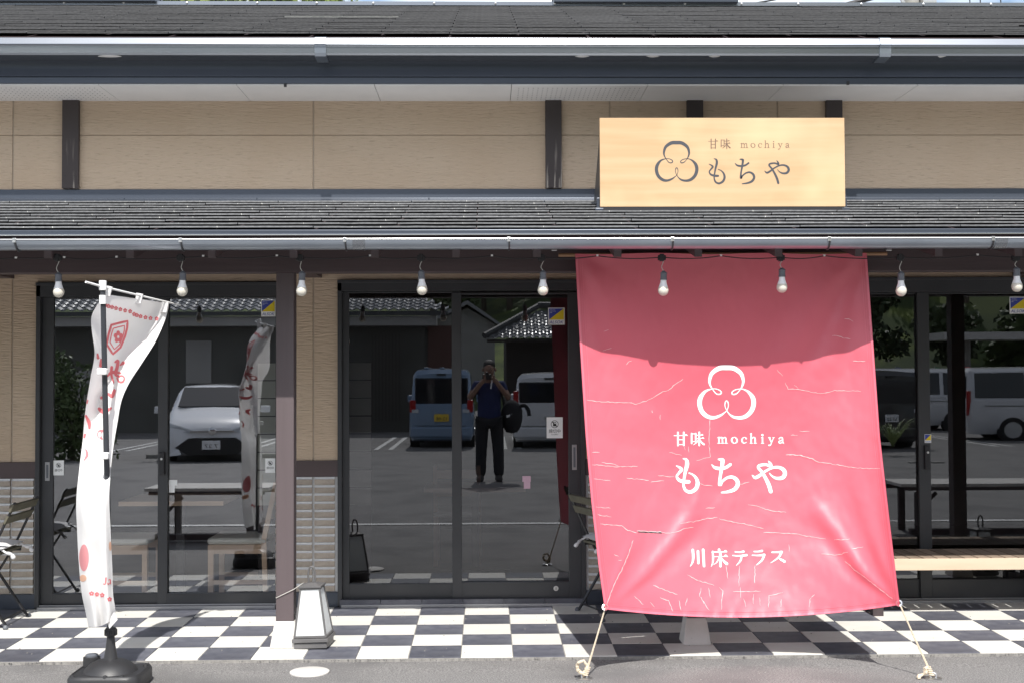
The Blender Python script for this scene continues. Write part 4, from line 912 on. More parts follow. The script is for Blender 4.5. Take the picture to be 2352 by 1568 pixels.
for i, (x, y) in enumerate(zip(bx, by)):
    c = P(x, y, YL); hx_ = x - 3; h = P(hx_, 591, YL + .02); hubs.append(h)
    e = empty('light_bulb', tuple(c), parent=sl_); tilt = rnd.uniform(-.05, .05)
    for me, nm in ((m_lo, 'diffuser'), (m_hi, 'bulb_body'), (m_so, 'socket')):
        o = place(me, nm, tuple(c), e, rx=rnd.uniform(-.01, .01), ry=tilt)
    top = c + Matrix.Rotation(tilt, 3, 'Y') @ Vector((0, 0, .140))
    q = MB(); q.tube(cat([tuple(top), tuple(top + (h - top) * .3 + Vector((-.004 - rnd.uniform(0, .006), 0, 0))), tuple(top + (h - top) * .7 + Vector((rnd.uniform(.002, .008), 0, 0))), tuple(h + Vector((0, 0, -.018)))], 5), .0022, 6); q.build('cord', cord_m, e, smooth=True)
    q = MB(); q.box(h.x - .022, h.x + .022, h.y - .012, h.y + .012, h.z - .018, h.z + .010); q.box(h.x - .012, h.x + .012, h.y - .014, h.y + .014, h.z - .024, h.z + .018); q.build('junction_hub', cable_m, e, bevel=.003)
clips = [(-60, 594), (37, 593), (148, 592), (268, 591), (467, 589), (636, 588), (850, 588), (1130, 588), (1372, 588), (1656, 588), (1893, 588), (2245, 586), (2420, 586)]
cl = [P(x, y, YL + .03) for x, y in clips]; allp = sorted([(p.x, p) for p in hubs + cl], key=lambda t: t[0])
pts = []
for (xa, a), (xb, b) in zip(allp, allp[1:]):
    sag = .012 if xb - xa > .25 else .004
    for k in range(6): t = k / 6; pts.append(a + (b - a) * t + Vector((0, 0, -sag * 4 * t * (1 - t))))
pts.append(allp[-1][1]); q = MB(); q.tube(pts, .0033, 6); q.build('cable', cable_m, sl_, smooth=True)
for p in cl:
    q = MB(); q.box(p.x - .006, p.x + .006, p.y - .006, p.y + .005, p.z - .003, p.z + .007); q.build('cable_clip', white_pl, sl_)

# ------------------------------------------------------------------ standing lanterns
def lantern(loc, rz, label, tilt=0):
    t = empty('standing_lantern', loc, label, 'lantern', 'paper style lanterns on the porch')
    b, T = .094, .056; z0, z1 = .066, .352
    q = MB(); q.box(-.098, .098, -.098, .098, .004, .036); o = q.build('base_plinth', lamp_f, None, bevel=.003); part_(o, t)
    q = MB(); q.box(-.108, .108, -.108, .108, .040, .062); o = q.build('base_tray', lamp_f, None, bevel=.003); part_(o, t)
    cb = [Vector((sx_ * b, sy_ * b, z0)) for sx_, sy_ in ((-1, -1), (1, -1), (1, 1), (-1, 1))]; ct = [Vector((sx_ * T, sy_ * T, z1)) for sx_, sy_ in ((-1, -1), (1, -1), (1, 1), (-1, 1))]
    for i in range(4):
        q = MB(); q.bar(cb[i], ct[i], .010, .010, (0, 1, 0)); part_(q.build('corner_bar', lamp_f, None), t)
        j = (i + 1) % 4
        q = MB(); q.bar(cb[i] + Vector((0, 0, .006)), cb[j] + Vector((0, 0, .006)), .012, .012); part_(q.build('lower_rail', lamp_f, None), t)
        q = MB(); q.bar(ct[i], ct[j], .012, .016); part_(q.build('upper_rail', lamp_f, None), t)
        k = .93; q = MB(); a, b_, c, d = cb[i] * 1, cb[j] * 1, ct[j] * 1, ct[i] * 1
        inn = [Vector((p.x * .975, p.y * .975, p.z)) for p in (a, b_, c, d)]; q.add(inn, [(0, 1, 2, 3)]); part_(q.build('panel', lamp_w, None), t)
    q = MB(); q.box(-T - .012, T + .012, -T - .012, T + .012, z1, z1 + .012); q.hexa([(-T, -T, z1 + .012), (T, -T, z1 + .012), (T, T, z1 + .012), (-T, T, z1 + .012)], [(-.03, -.03, z1 + .024), (.03, -.03, z1 + .024), (.03, .03, z1 + .024), (-.03, .03, z1 + .024)]); part_(q.build('top_cap', lamp_f, None, bevel=.002), t)
    q = MB(); q.tube(cat([(-.018, 0, z1 + .02), (-.021, 0, z1 + .07), (-.014, 0, z1 + .105), (0, 0, z1 + .118), (.014, 0, z1 + .105), (.021, 0, z1 + .07), (.018, 0, z1 + .02)], 5), .006, 8); part_(q.build('handle', lamp_f, None, smooth=True), t)
    t.rotation_euler = (0, tilt, rz); return t
def part_(o, t):
    o.parent = t; o.location = (0, 0, 0); return o
lc = P(721, 1480, 7.46); lan = lantern((lc.x, 7.47, PZ(7.47)), R(-5), 'white panelled lantern with dark frame standing beside the concrete foot of the left post', R(-2.0))
lantern((3.95, 7.45, PZ(7.45)), R(-8), 'white panelled lantern by the right post, seen only mirrored in the right door glass')
q = MB(); a = P(697, 1337, 7.46); x = posts[0]; q.tube([a, Vector((x + .055, YB - .002, P(680, 1352, YB).z)), P(634, 1372, YB), Vector((x - .060, YB + .06, P(634, 1373, YB).z))], .002, 6)
tag(q.build('tether_string', cord_m, smooth=True), 'thin pale string tethering the lantern handle to the left post', 'string')
q = MB(); a = Vector((x + .056, YB + .03, P(684, 1410, YB).z)); pts = cat([tuple(a), tuple(a + Vector((.02, -.02, -.06))), tuple(a + Vector((.045, -.02, -.14))), tuple(a + Vector((.06, -.01, -.19)))], 6)
q.tube(pts, .004, 8); tag(q.build('power_cable', cable_m, smooth=True), 'short black cable drooping from the left post down behind the lantern', 'cable')

# ------------------------------------------------------------------ folding chairs outside
def cushion(nm_mat=cushion_m):
    q = MB(); n = 14; hw = .19
    for i in range(n + 1):
        for j in range(n + 1):
            u, v = i / n * 2 - 1, j / n * 2 - 1; e = max(0, (1 - abs(u) ** 4)) ** .5 * max(0, (1 - abs(v) ** 4)) ** .5
            q.v.append((u * hw, v * hw, .026 * e + .005 * noise.noise(Vector((u * 3, v * 3, 1)))))
    m = len(q.v)
    for x, y, z in list(q.v): q.v.append((x, y, -z * .8))
    for i in range(n):
        for j in range(n):
            a = i * (n + 1) + j; q.f += [(a, a + n + 1, a + n + 2, a + 1), (m + a, m + a + 1, m + a + n + 2, m + a + n + 1)]; q.m += [0, 0]
    return q
def folding_chair(loc, rz, label):
    t = empty('folding_chair', loc, label, 'chair', 'slatted folding chairs on the porch')
    def pp(q, nm, m, **k): return part_(q.build(nm, m, None, **k), t)
    for s in (-.20, .20):
        q = MB(); pts = [(.255, s, .80), (.10, s, .47), (0, s, .31), (-.20, s, .01)]
        for a, b in zip(pts, pts[1:]): q.bar(a, b, .010, .026, (0, 1, 0))
        pp(q, 'back_leg', blackmetal)
        q = MB(); q.bar((-.20, s * .9, .45), (0, s * .9, .31), .010, .024, (0, 1, 0)); q.bar((0, s * .9, .31), (.20, s * .9, .01), .010, .024, (0, 1, 0)); pp(q, 'front_leg', blackmetal)
        for x_ in (-.20, .20):
            q = MB(); q.lathe((x_, s, 0), [(.016, .0), (.018, .012), (.010, .024), (0, .026)], 10); pp(q, 'foot', grey_pl, smooth=True)
        q = MB(); q.bar((-.20, s * .95, .45), (.15, s * .95, .455), .010, .022); pp(q, 'seat_rail', blackmetal)
    for xz in ((.238, .765), (.205, .69)):
        q = MB(); x_, z_ = xz; q.box(x_ - .008, x_ + .008, -.225, .225, z_ - .027, z_ + .027, rot=(0, R(25), 0)); pp(q, 'back_slat', olive, bevel=.003)
    for k in range(7):
        q = MB(); x_ = -.20 + k * .055; q.box(x_ - .02, x_ + .02, -.205, .205, .462, .475); pp(q, 'seat_slat', olive)
    for x_ in (-.17, .17):
        q = MB(); q.tube([(x_, -.19, .05), (x_, .19, .05)], .006, 8); pp(q, 'stretcher', blackmetal)
    c = cushion(); 
    cu = empty('seat_cushion', (loc[0], loc[1], loc[2]), label.split(' folding')[0] + ' chair\'s pale seat cushion with knotted ties', 'cushion', 'cushions on the folding chairs')
    o = part_(c.build('pad', cushion_m, None, smooth=True), cu); o.location = (-.02, 0, .505)
    for s in (-.16, .16):
        q = MB(); q.tube(cat([(.15, s, .50), (.19, s - .01, .478), (.215, s + .01, .465), (.235, s, .44)], 4), [.007] * 5 + [.011] * 3 + [.008, .012, .014, .013, .009], 6)
        part_(q.build('tie', cushion_m, None, smooth=True), cu)
    cu.rotation_euler = t.rotation_euler = (0, 0, rz)
    return t
cx_ = P(-58, 1330, 8.0).x
folding_chair((cx_, 8.19, PZ(8.19)), 0, 'black framed folding chair in sunlight left of the flag')
folding_chair((P(1418, 1400, 8.3).x, 8.32, PZ(8.3)), R(200), 'shaded folding chair half hidden behind the banner\'s left edge')

# ------------------------------------------------------------------ slatted bench on the right
bxl = 2.42; bxr = 3.98; bY0, bY1 = 8.15, 8.58; bz = P(2200, 1280, bY0).z
bench = empty('wooden_bench', ((bxl + bxr) / 2, 8.36, PZ(8.36)), 'slatted wooden bench with pale pine front board, against the right glass door', 'bench')
k = 0; x = bxl
while x < bxr - .02:
    q = MB(); q.box(x, x + .083, bY0 + .004, bY1, bz - .024 + rnd.uniform(-.001, .001), bz); q.build('slat', slat_w, bench, bevel=.003); x += .0905
zap = P(2200, 1307, bY0).z
q = MB(); q.box(bxl, bxr, bY0 - .02, bY0 + .003, zap, bz - .003); q.build('front_board', bench_w, bench, bevel=.002)
q = MB(); q.box(bxl, bxr, bY1 - .03, bY1, zap, bz - .025); q.build('back_board', slat_w, bench)
for x in (bxl + .12, bxr - .16):
    for y in (bY0 + .03, bY1 - .10): 
        q = MB(); q.box(x, x + .07, y, y + .06, PZ(y), bz - .026); q.build('leg', timber, bench)
    q = MB(); q.box(x + .01, x + .06, bY0 + .09, bY1 - .10, .12, .17); q.build('cross_rail', timber, bench)

# ------------------------------------------------------------------ seen through the glass: cafe furniture
wood_lt = M('cafe_wood', (.70, .50, .36), .5, col2=(.62, .43, .30), vs=9, stretch=(.2, 1, 1)); seat_c = M('cafe_seat', (.90, .88, .82), .6)
def cafe_chair(loc, rz, label):
    t = empty('cafe_chair', loc, label, 'chair', 'cafe chairs behind the glass')
    def pp(q, nm, m, **k): return part_(q.build(nm, m, None, **k), t)
    q = MB(); q.box(-.21, .21, -.20, .20, .41, .455); pp(q, 'seat', seat_c, bevel=.018, smooth=True)
    for s in (-1, 1):
        q = MB(); q.box(-.205, .205, s * .18 - .012, s * .18 + .012, .345, .408); pp(q, 'seat_apron', wood_lt)
        q = MB(); q.bar((-.185, s * .18, 0), (-.185, s * .18, .40), .036); pp(q, 'front_leg', wood_lt)
        q = MB(); q.bar((.20, s * .18, 0), (.185, s * .18, .44), .034); q.bar((.185, s * .18, .44), (.27, s * .18, .84), .034); pp(q, 'back_leg', wood_lt)
        q = MB(); q.box(-.18, .18, s * .18 - .009, s * .18 + .009, .13, .16); pp(q, 'side_stretcher', wood_lt)
    for z_ in (.62, .77):
        q = MB(); q.box(.225 + (z_ - .62) * .2, .243 + (z_ - .62) * .2, -.17, .17, z_ - .035, z_ + .035); pp(q, 'back_rail', wood_lt)
    t.rotation_euler = (0, 0, rz); return t
cafe_chair((P(556, 1250, 8.95).x, 8.97, PZ(8.9)), 0, 'pale cushioned wooden cafe chair behind the right pane of the left door')
cafe_chair((P(288, 1250, 8.95).x, 8.97, PZ(8.9)), R(180), 'pale cushioned wooden cafe chair behind the left door, next to the flag')
cafe_chair((P(1042, 1250, 9.3).x, 10.6, PZ(8.9)), R(-90), 'dim cafe chair behind the middle door glass')
def cafe_table(x0, x1, y0, y1, z, label):
    t = empty('cafe_table', ((x0 + x1) / 2, (y0 + y1) / 2, PZ(9)), label, 'table', 'cafe tables behind the glass')
    q = MB(); q.box(x0, x1, y0, y1, z - .033, z); q.build('table_top', wood_lt, t, bevel=.002)
    q = MB(); q.box((x0 + x1) / 2 - .03, (x0 + x1) / 2 + .03, (y0 + y1) / 2 - .03, (y0 + y1) / 2 + .03, PZ(9) + .01, z - .034); q.build('column', blackmetal, t)
    q = MB(); q.box(x0 + .12, x1 - .12, y0 + .1, y1 - .1, PZ(9), PZ(9) + .012); q.build('foot_plate', blackmetal, t)
cafe_table(P(272, 1155, 8.9).x, P(513, 1155, 8.9).x, 8.9, 9.5, P(400, 1150, 8.9).z, 'cafe table with pale wooden top edge between two chairs behind the left door')
cafe_table(P(960, 1155, 9.2).x, P(1215, 1155, 9.2).x, 10.0, 10.6, .72, 'dim cafe table behind the middle door glass')
lbl_p = M('label_pink', (.62, .42, .52), .6)
for x0, y0, m, par in ((388, 1101, paper, dl), (1200, 1092, lbl_p, dm)):
    q = MB(); WB(q, x0, y0, x0 + 19, y0 + 13, GY - .007, .001); WB(q, x0 + (0 if m is paper else 3), y0 + 13, x0 + (13 if m is paper else 18), y0 + 29, GY - .007, .001); q.build('glass_label', m, par)
# white cover in the asphalt
c = PG(711, 1543, 0.0)
q = MB(); q.lathe((c.x, c.y, 0), [(.108, .0), (.108, .006), (.103, .009), (0, .0095)], 40)
tag(q.build('drain_cap', conc, smooth=True), 'round white drain cap set in the asphalt in front of the tiles', 'drain cap')

# ================================================================== the place behind the camera (mirrored in the door glass)
GM = 2 * 8.68
def RP(px, py, D):
    p = P(px, py, D); return Vector((p.x, GM - D, p.z))
leaf_d = M('foliage_dark', (.030, .050, .018), .6, col2=(.055, .085, .028), vs=.7)
leaf_m = M('foliage_mid', (.055, .090, .025), .6, col2=(.09, .13, .04), vs=.8)
leaf_l = M('foliage_light', (.14, .20, .05), .55, col2=(.22, .27, .09), vs=2)
grass_m = M('grass_slope_green', (.055, .085, .022), .9, col2=(.14, .18, .04), vs=.35, vr=(.5, .6), col3=(.035, .055, .018), v3=.12)
bark = M('bark', (.10, .08, .06), .9)
kawara = M('kawara_tile', (.16, .165, .175), .28, col2=(.20, .205, .215), vs=3, spec=.7)
plaster = M('grey_plaster', (.36, .35, .33), .9, col2=(.30, .29, .28), vs=1)
dwood = M('dark_board', (.050, .040, .035), .8, col2=(.035, .028, .025), vs=6, stretch=(1, 1, .1))
white_ln = M('road_paint', (.66, .66, .64), .7, col2=(.42, .42, .41), vs=9, vr=(.45, .75))
tyre = M('tyre', (.02, .02, .02), .8); rim_m = M('wheel_rim', (.45, .46, .47), .3, .8); chrome = M('chrome', (.7, .7, .7), .12, 1.0)
carglass = M('car_glass', (.012, .014, .018), .05, spec=.8); lampred = M('tail_lamp', (.35, .01, .012), .2); lampw = M('head_lamp', (.55, .58, .62), .1, spec=.9)
plate_w = M('plate_white', (.75, .75, .75), .5); plate_y = M('plate_yellow', (.75, .52, .05), .5); plate_g = M('plate_green', (.03, .22, .10), .5)
def paintm(n, c): return M(n, c, .3, .0, coat=.8)
pw = paintm('car_paint_white', (.70, .71, .73)); pb = paintm('car_paint_light_blue', (.20, .29, .42)); pk = paintm('car_paint_black', (.012, .012, .014)); ps = paintm('car_paint_silver', (.52, .54, .56))

# painted markings and joints in the car park
def strip(q, pts, wd, z=.004):
    for (ax, ay), (bx, by) in zip(pts, pts[1:]):
        d = Vector((bx - ax, by - ay, 0)).normalized(); nrm = Vector((-d.y, d.x, 0)) * wd / 2
        m = max(1, int(math.hypot(bx - ax, by - ay) / .8))
        for k in range(m):
            a = Vector((ax + (bx - ax) * k / m, ay + (by - ay) * k / m, 0)); b = Vector((ax + (bx - ax) * (k + 1) / m, ay + (by - ay) * (k + 1) / m, 0))
            a.z = GZ(a.y) + z; b.z = GZ(b.y) + z; q.add([a - nrm, b - nrm, b + nrm, a + nrm], [(0, 1, 2, 3)])
q = MB(); strip(q, [(-9, GM - 13.25), (9, GM - 13.25)], .13); tag(q.build('painted_line', white_ln, fixn=False), kind='structure')
q = MB()
for x in (-2.65 - 2.75 * 1, -2.4 + 0.1, .55, 3.3 - .0, 6.05, 8.8, 11.55, -8.1):
    for dx in (-.16, .16): strip(q, [(x + dx, GM - 27.5), (x + dx * .9, GM - 33.0)], .11)
    strip(q, [(x - .17, GM - 33.05), (x + .17, GM - 33.05)], .11)
tag(q.build('parking_bay_lines', white_ln, fixn=False), kind='structure')
q = MB(); q.add([(-60, GM - 27.3, .003), (60, GM - 27.3, .003), (60, GM - 75, .003), (-60, GM - 75, .003)], [(0, 1, 2, 3)]); 
bayz = .004
for i, (x, y) in enumerate(((-3.6, GM - 27.9), (-6.4, GM - 24.6), (2.2, GM - 27.9), (5.3, GM - 20.5), (7.6, GM - 21.4), (-4.2, GM - 24.6), (9.6, GM - 21.4))):
    t = MB(); t.box(x - .3, x + .3, y - .07, y + .07, .0, .11)
    o = t.build('wheel_stop', conc_g, bevel=.02)
    tag(o, ['low concrete wheel stop mirrored left of the light blue van', 'low concrete wheel stop mirrored under the white sedan\'s left side', 'low concrete wheel stop mirrored behind the white minivan', 'low concrete wheel stop mirrored beside the dark right post', 'low concrete wheel stop mirrored under the right-hand white van', 'low concrete wheel stop mirrored under the white sedan\'s front', 'low concrete wheel stop off to the right of the white van'][i], 'wheel stop', 'concrete wheel stops in the car park')

def car(loc, rz, label, paint, L_, prof, hw, kind, plate=plate_w, ptext='', wheelr=.31, glass_sides=((1, 2), (2, 3)), cat_='car'):
    """prof: stations (x, z_low, z_belt, z_roof, k_roof) front(+x) to rear; local +x is forward"""
    t = empty('parked_car', loc, label, cat_, 'vehicles in the car park', rz=rz)
    def pp(q, nm, m, par=None, **k):
        o = q.build(nm, m, None, **k); o.parent = par or t; o.location = (0, 0, 0); return o
    q = MB(); secs = []
    def section(x, zl, zb, zr, kr, hwx):
        return [(-hwx * .90, zl), (-hwx, zl + .14), (-hwx * 1.0, (zl + zb) / 2 + .05), (-hwx * .985, zb - .02), (-hwx * .955, zb + .01), (-hwx * (kr + .03), zr - .10 if zr - zb > .2 else zr - .03), (-hwx * (kr - .07), zr - .012), (-hwx * kr * .5, zr + .012), (0, zr + .02)]
    n = None
    for s in prof:
        x, zl, zb, zr, kr = s[:5]; hwx = hw * (s[5] if len(s) > 5 else 1)
        h = section(x, zl, zb, zr, kr, hwx); full = h + [(-a, b) for a, b in h[-2::-1]]; secs.append([Vector((x, a, b)) for a, b in full]); n = len(full)
    v = [p for s_ in secs for p in s_]
    f = [(i * n + k, i * n + k + 1, (i + 1) * n + k + 1, (i + 1) * n + k) for i in range(len(secs) - 1) for k in range(n - 1)] + [(i * n, (i + 1) * n, (i + 1) * n + n - 1, i * n + n - 1) for i in range(len(secs) - 1)]
    f += [tuple(range(n)), tuple((len(secs) - 1) * n + k for k in range(n))[::-1]]
    q.add(v, f); body = pp(q, 'body', paint, smooth=True, bevel=.0)
    def quad(a, b, c, d, nm, m, off, inset=.06):
        ctr = (a + b + c + d) / 4; nn = (b - a).cross(d - a).normalized()
        if nn.dot(ctr - Vector((ctr.x * .6, 0, .8))) < 0: nn = -nn
        pts = [p + (ctr - p) * inset + nn * off for p in (a, b, c, d)]
        qq = MB(); qq.hexa(pts, [p - nn * .02 for p in pts]); return pp(qq, nm, m, bevel=.012)
    for i, j in glass_sides:
        for sd in (0, 1):
            A = secs[i]; B = secs[j]; k0, k1 = (4, 5) if sd == 0 else (n - 5, n - 6)
            quad(A[k0], B[k0], B[k1], A[k1], 'side_window', carglass, .012, .09)
    return t, secs, pp, quad, n
def wheels(pp, xs, hw, r):
    for x in xs:
        for s in (-1, 1):
            q = MB(); q.tube([(x, s * (hw - .20), r), (x, s * (hw + .004), r)], r, 24); w_ = pp(q, 'tyre', tyre, smooth=True)
            q = MB(); q.tube([(x, s * (hw - .05), r), (x, s * (hw + .010), r)], r * .64, 20); pp(q, 'wheel_rim', rim_m, smooth=True)
            q = MB(); q.tube([(x, s * (hw - .15), r + .02), (x, s * (hw - .002), r + .02)], r * 1.16, 24); pp(q, 'wheel_arch', tyre, smooth=True)
def plate(pp, x, y, z, face, m, txt, w_=.33, h_=.165):
    q = MB(); q.box(x - .008, x + .008, y - w_ / 2, y + w_ / 2, z - h_ / 2, z + h_ / 2); pp(q, 'number_plate', m, bevel=.004)
    vv, ff = text_mesh(txt, h_ * .42)
    if vv:
        q = MB(); wd = max(a for a, b in vv) * 2; k = w_ * .72 / wd
        q.add([(x + face * .0095, y + face * a * k, z - h_ * .12 + b) for a, b in vv], ff); pp(q, 'plate_digits', ink_k, fixn=False)
ANG = R(90)          # local +x towards the shop (+Y world)
# white sedan facing the shop, turned slightly
p = RP(497, 1035, 23.2); sed, S, pp, quad, n = car((p.x - .50, p.y - 2.0, 0), ANG - R(12), 'white saloon car facing the shop, mirrored in the left door glass', pw, 4.4,
    [(2.20, .26, .56, .66, .75, .80), (2.10, .18, .66, .76, .85, .93), (1.75, .17, .78, .86, .84, .98), (1.0, .17, .88, .98, .86), (.85, .17, .90, 1.02, .86), (.15, .17, .92, 1.40, .74), (-.4, .17, .93, 1.45, .72), (-1.1, .17, .94, 1.40, .72), (-1.75, .17, .94, 1.05, .8), (-2.1, .20, .88, 1.0, .8, .96), (-2.2, .28, .8, .9, .8, .88)], .86, 'sedan', glass_sides=((4, 5), (5, 6), (6, 7), (7, 8)))
quad(S[4][6], S[4][n - 7], S[5][n - 7], S[5][6], 'windscreen', carglass, .045, .03); quad(S[7][6], S[7][n - 7], S[8][n - 7], S[8][6], 'rear_window', carglass, .045, .05)
wheels(pp, (1.35, -1.30), .86, .31)
for s in (-1, 1):
    q = MB(); q.prism([(2.24, s * .36, .66), (2.19, s * .58, .72), (2.02, s * .83, .80), (2.04, s * .84, .66), (2.19, s * .62, .60), (2.24, s * .38, .60)], (-.10, 0, .004)); pp(q, 'headlight', lampw, bevel=.01)
    q = MB(); q.box(1.0, 1.14, s * 1.0 - .09, s * 1.0 + .09, .93, 1.06); q.bar((1.05, s * .82, .95), (1.07, s * .95, .97), .03); pp(q, 'door_mirror', pw, bevel=.03)
    q = MB(); q.prism([(2.24, s * .60, .30), (2.20, s * .82, .20), (2.22, s * .80, .17), (2.26, s * .55, .20)], (-.10, 0, 0)); pp(q, 'bumper_corner', pw)
q = MB(); q.prism([(2.225, -.66, .33), (2.235, -.44, .19), (2.235, .44, .19), (2.225, .66, .33), (2.235, .42, .50), (2.235, -.42, .50)], (-.12, 0, 0)); pp(q, 'lower_grille', tyre, bevel=.01)
q = MB(); q.box(2.15, 2.25, -.40, .40, .605, .64); pp(q, 'upper_grille', chrome, bevel=.006)
q = MB(); q.lathe((0, 0, 0), [(.07, 0), (.07, .02), (.05, .03)], 20); o = pp(q, 'emblem', chrome, smooth=True); o.location = (2.24, 0, .625); o.rotation_euler = (0, R(90), 0)
plate(pp, 2.25, .02, .37, 1, plate_w, '7 27')
# light blue kei van seen from behind: local +x away from shop
def boxcar(loc, rz, label, paint, L_, hw, H, plate_mat, ptext, silver=False, wr=.28, belt=.98, rear_lamps='low', cat_='car', nose=.55):
    h = L_ / 2
    t, S, pp, quad, n = car(loc, rz, label, paint, L_, [(h, .26, .6, .72, .8, .88), (h - .08, .2, .75, .92, .86, .97), (h - nose, .18, belt, belt + .10, .86), (h - nose - .55, .18, belt, H - .05, .84), (h - nose - 1.3, .18, belt, H, .84), (-.2, .18, belt, H, .84), (-h + .75, .18, belt, H, .84), (-h + .10, .18, belt, H - .03, .84, .99), (-h + .02, .22, belt - .1, H - .12, .83, .95), (-h, .28, belt - .12, belt + .0, .9, .93)], hw, 'van', glass_sides=((3, 4), (4, 5), (5, 6)))
    quad(S[2][6], S[2][n - 7], S[3][n - 7], S[3][6], 'windscreen', carglass, .045, .05)
    wheels(pp, (h - .75, -h + .75), hw, wr)
    q = MB(); q.box(-h - .004, -h + .06, -hw * .82, hw * .82, belt + .02, H - .20); pp(q, 'rear_window', carglass, bevel=.03)
    for s in (-1, 1):
        q = MB()
        if rear_lamps == 'low': q.box(-h - .012, -h + .06, s * hw * .88 - .07, s * hw * .88 + .07, belt - .16, belt + .12)
        else: q.box(-h - .012, -h + .10, s * hw * .90 - .06, s * hw * .90 + .06, belt - .16, H - .40)
        pp(q, 'tail_lamp', lampred, bevel=.02)
        q = MB(); q.box(-h - .014, -h + .05, s * hw * .78 - .10, s * hw * .78 + .06, belt - .17, belt - .09); pp(q, 'reversing_lamp', lampw, bevel=.01)
        q = MB(); q.box(h - nose - .35, h - nose - .22, s * (hw + .11) - .08, s * (hw + .11) + .08, belt + .02, belt + .20); pp(q, 'door_mirror', paint, bevel=.03)
    q = MB(); q.box(-h - .05, -h + .06, -hw * .96, hw * .96, .26, .50); pp(q, 'rear_bumper', paint, bevel=.04)
    q = MB(); q.box(-h - .02, -h + .03, -hw * .75, hw * .75, .52, .525); q.box(-h - .008, -h + .02, -.10, .10, H - .15, H - .11); pp(q, 'tailgate_trim', tyre)
    plate(pp, -h - .022, 0 if not silver else .05, belt - .28, -1, plate_mat, ptext); return t, pp
p = RP(1014, 1031, 28); kv, pp = boxcar((p.x, p.y - 1.75, -.02), -ANG, 'light blue boxy van seen from behind, mirrored in the middle door glass', pb, 3.4, .735, 1.80, plate_y, '12-08')
for k in (-.35, 0, .35):
    q = MB(); q.box(-1.5, .4, k - .05, k + .05, 1.80, 1.835); pp(q, 'roof_rib', pb, bevel=.01)
p = RP(1276, 1031, 27.5); boxcar((p.x, p.y - 2.0, -.02), -ANG + R(4), 'white minivan seen from behind at the right of the photographer\'s reflection', pw, 3.9, .82, 1.70, plate_w, '31-40', rear_lamps='tall', belt=1.0)
# right hand vehicles
def bigvan(loc, rz, label, paint=pw):
    L_ = 4.8; hw = .86; H = 1.96; h = L_ / 2
    t, S, pp, quad, n = car(loc, rz, label, paint, L_, [(h, .30, .75, .85, .8, .9), (h - .1, .24, .95, 1.05, .86, .98), (h - .3, .22, 1.12, 1.2, .86), (h - .85, .22, 1.12, H - .06, .86), (h - 1.3, .22, 1.12, H, .86), (.3, .22, 1.12, H, .86), (-1.0, .22, 1.12, H, .86), (-h + .12, .22, 1.12, H - .02, .86), (-h + .02, .25, 1.0, H - .1, .84, .97), (-h, .3, .95, 1.1, .9, .95)], hw, 'van', glass_sides=((3, 4), (4, 5), (5, 6), (6, 7)))
    quad(S[2][6], S[2][n - 7], S[3][n - 7], S[3][6], 'windscreen', carglass, .045, .05); wheels(pp, (h - .95, -h + 1.05), hw, .33)
    q = MB(); q.box(-h - .004, -h + .05, -hw * .80, hw * .80, 1.14, H - .22); pp(q, 'rear_window', carglass, bevel=.03)
    for s in (-1, 1):
        q = MB(); q.box(-h - .012, -h + .08, s * hw * .9 - .06, s * hw * .9 + .06, .70, 1.35); pp(q, 'tail_lamp', lampred, bevel=.02)
        q = MB(); q.box(h - .02, h + .03, s * .60 - .16, s * .60 + .16, .68, .88); pp(q, 'headlight', lampw, bevel=.03)
        q = MB(); q.box(-h + .4, .2, s * (hw + .003) - .004, s * (hw + .003) + .004, .95, .965); pp(q, 'door_rail', tyre)
    plate(pp, -h - .03, 0, .62, -1, plate_w, '48-15'); t.scale = (1, 1, .93); return t
p = RP(2330, 1012, 29.5); bigvan((p.x + 1.55, p.y - 1.0, -.05), R(7), 'white high van side-on, mirrored at the far right of the right door')
p = RP(2075, 985, 36); bigvan((p.x - .2, p.y, -.05), R(174), 'white high van behind the black car, mirrored beside the banner\'s right edge')
p = RP(2020, 1020, 27); boxcar((p.x - .35, p.y - 1.7, -.03), -ANG - R(14), 'black minivan seen from behind beside the banner\'s right edge', pk, 4.2, .84, 1.72, plate_w, '50-22', rear_lamps='tall')
p = RP(2205, 940, 46); boxcar((p.x, p.y, -.05), R(175), 'small pale hatchback mirrored between the two white vans', ps, 3.6, .78, 1.5, plate_w, '90-11')

# photographer --------------------------------------------------------
person = empty('person', (.03, -.27, GZ(-.27)), 'photographer in blue T-shirt and dark trousers, camera raised, mirrored in the middle door', 'person')
skin_m = M('skin', (.30, .175, .125), .6); shirt = M('shirt_blue', (.018, .028, .105), .85); trou = M('trousers_dark', (.016, .017, .022), .85); hair_m = M('hair_black', (.015, .013, .012), .6); shoe = M('shoe_dark', (.05, .045, .045), .6)
def skinned(nm, m, verts, edges, radii, parent, sub=2):
    me = bpy.data.meshes.new(nm); me.from_pydata(verts, edges, []); me.materials.append(m); o = bpy.data.objects.new(nm, me); C.objects.link(o); o.parent = parent
    o.modifiers.new('k', 'SKIN')
    for i, r__ in enumerate(radii):
        s_ = me.skin_vertices[0].data[i]; s_.radius = r__ if isinstance(r__, tuple) else (r__, r__); s_.use_root = (i == 0)
    sb = o.modifiers.new('s', 'SUBSURF'); sb.levels = sub; sb.render_levels = sub; return o
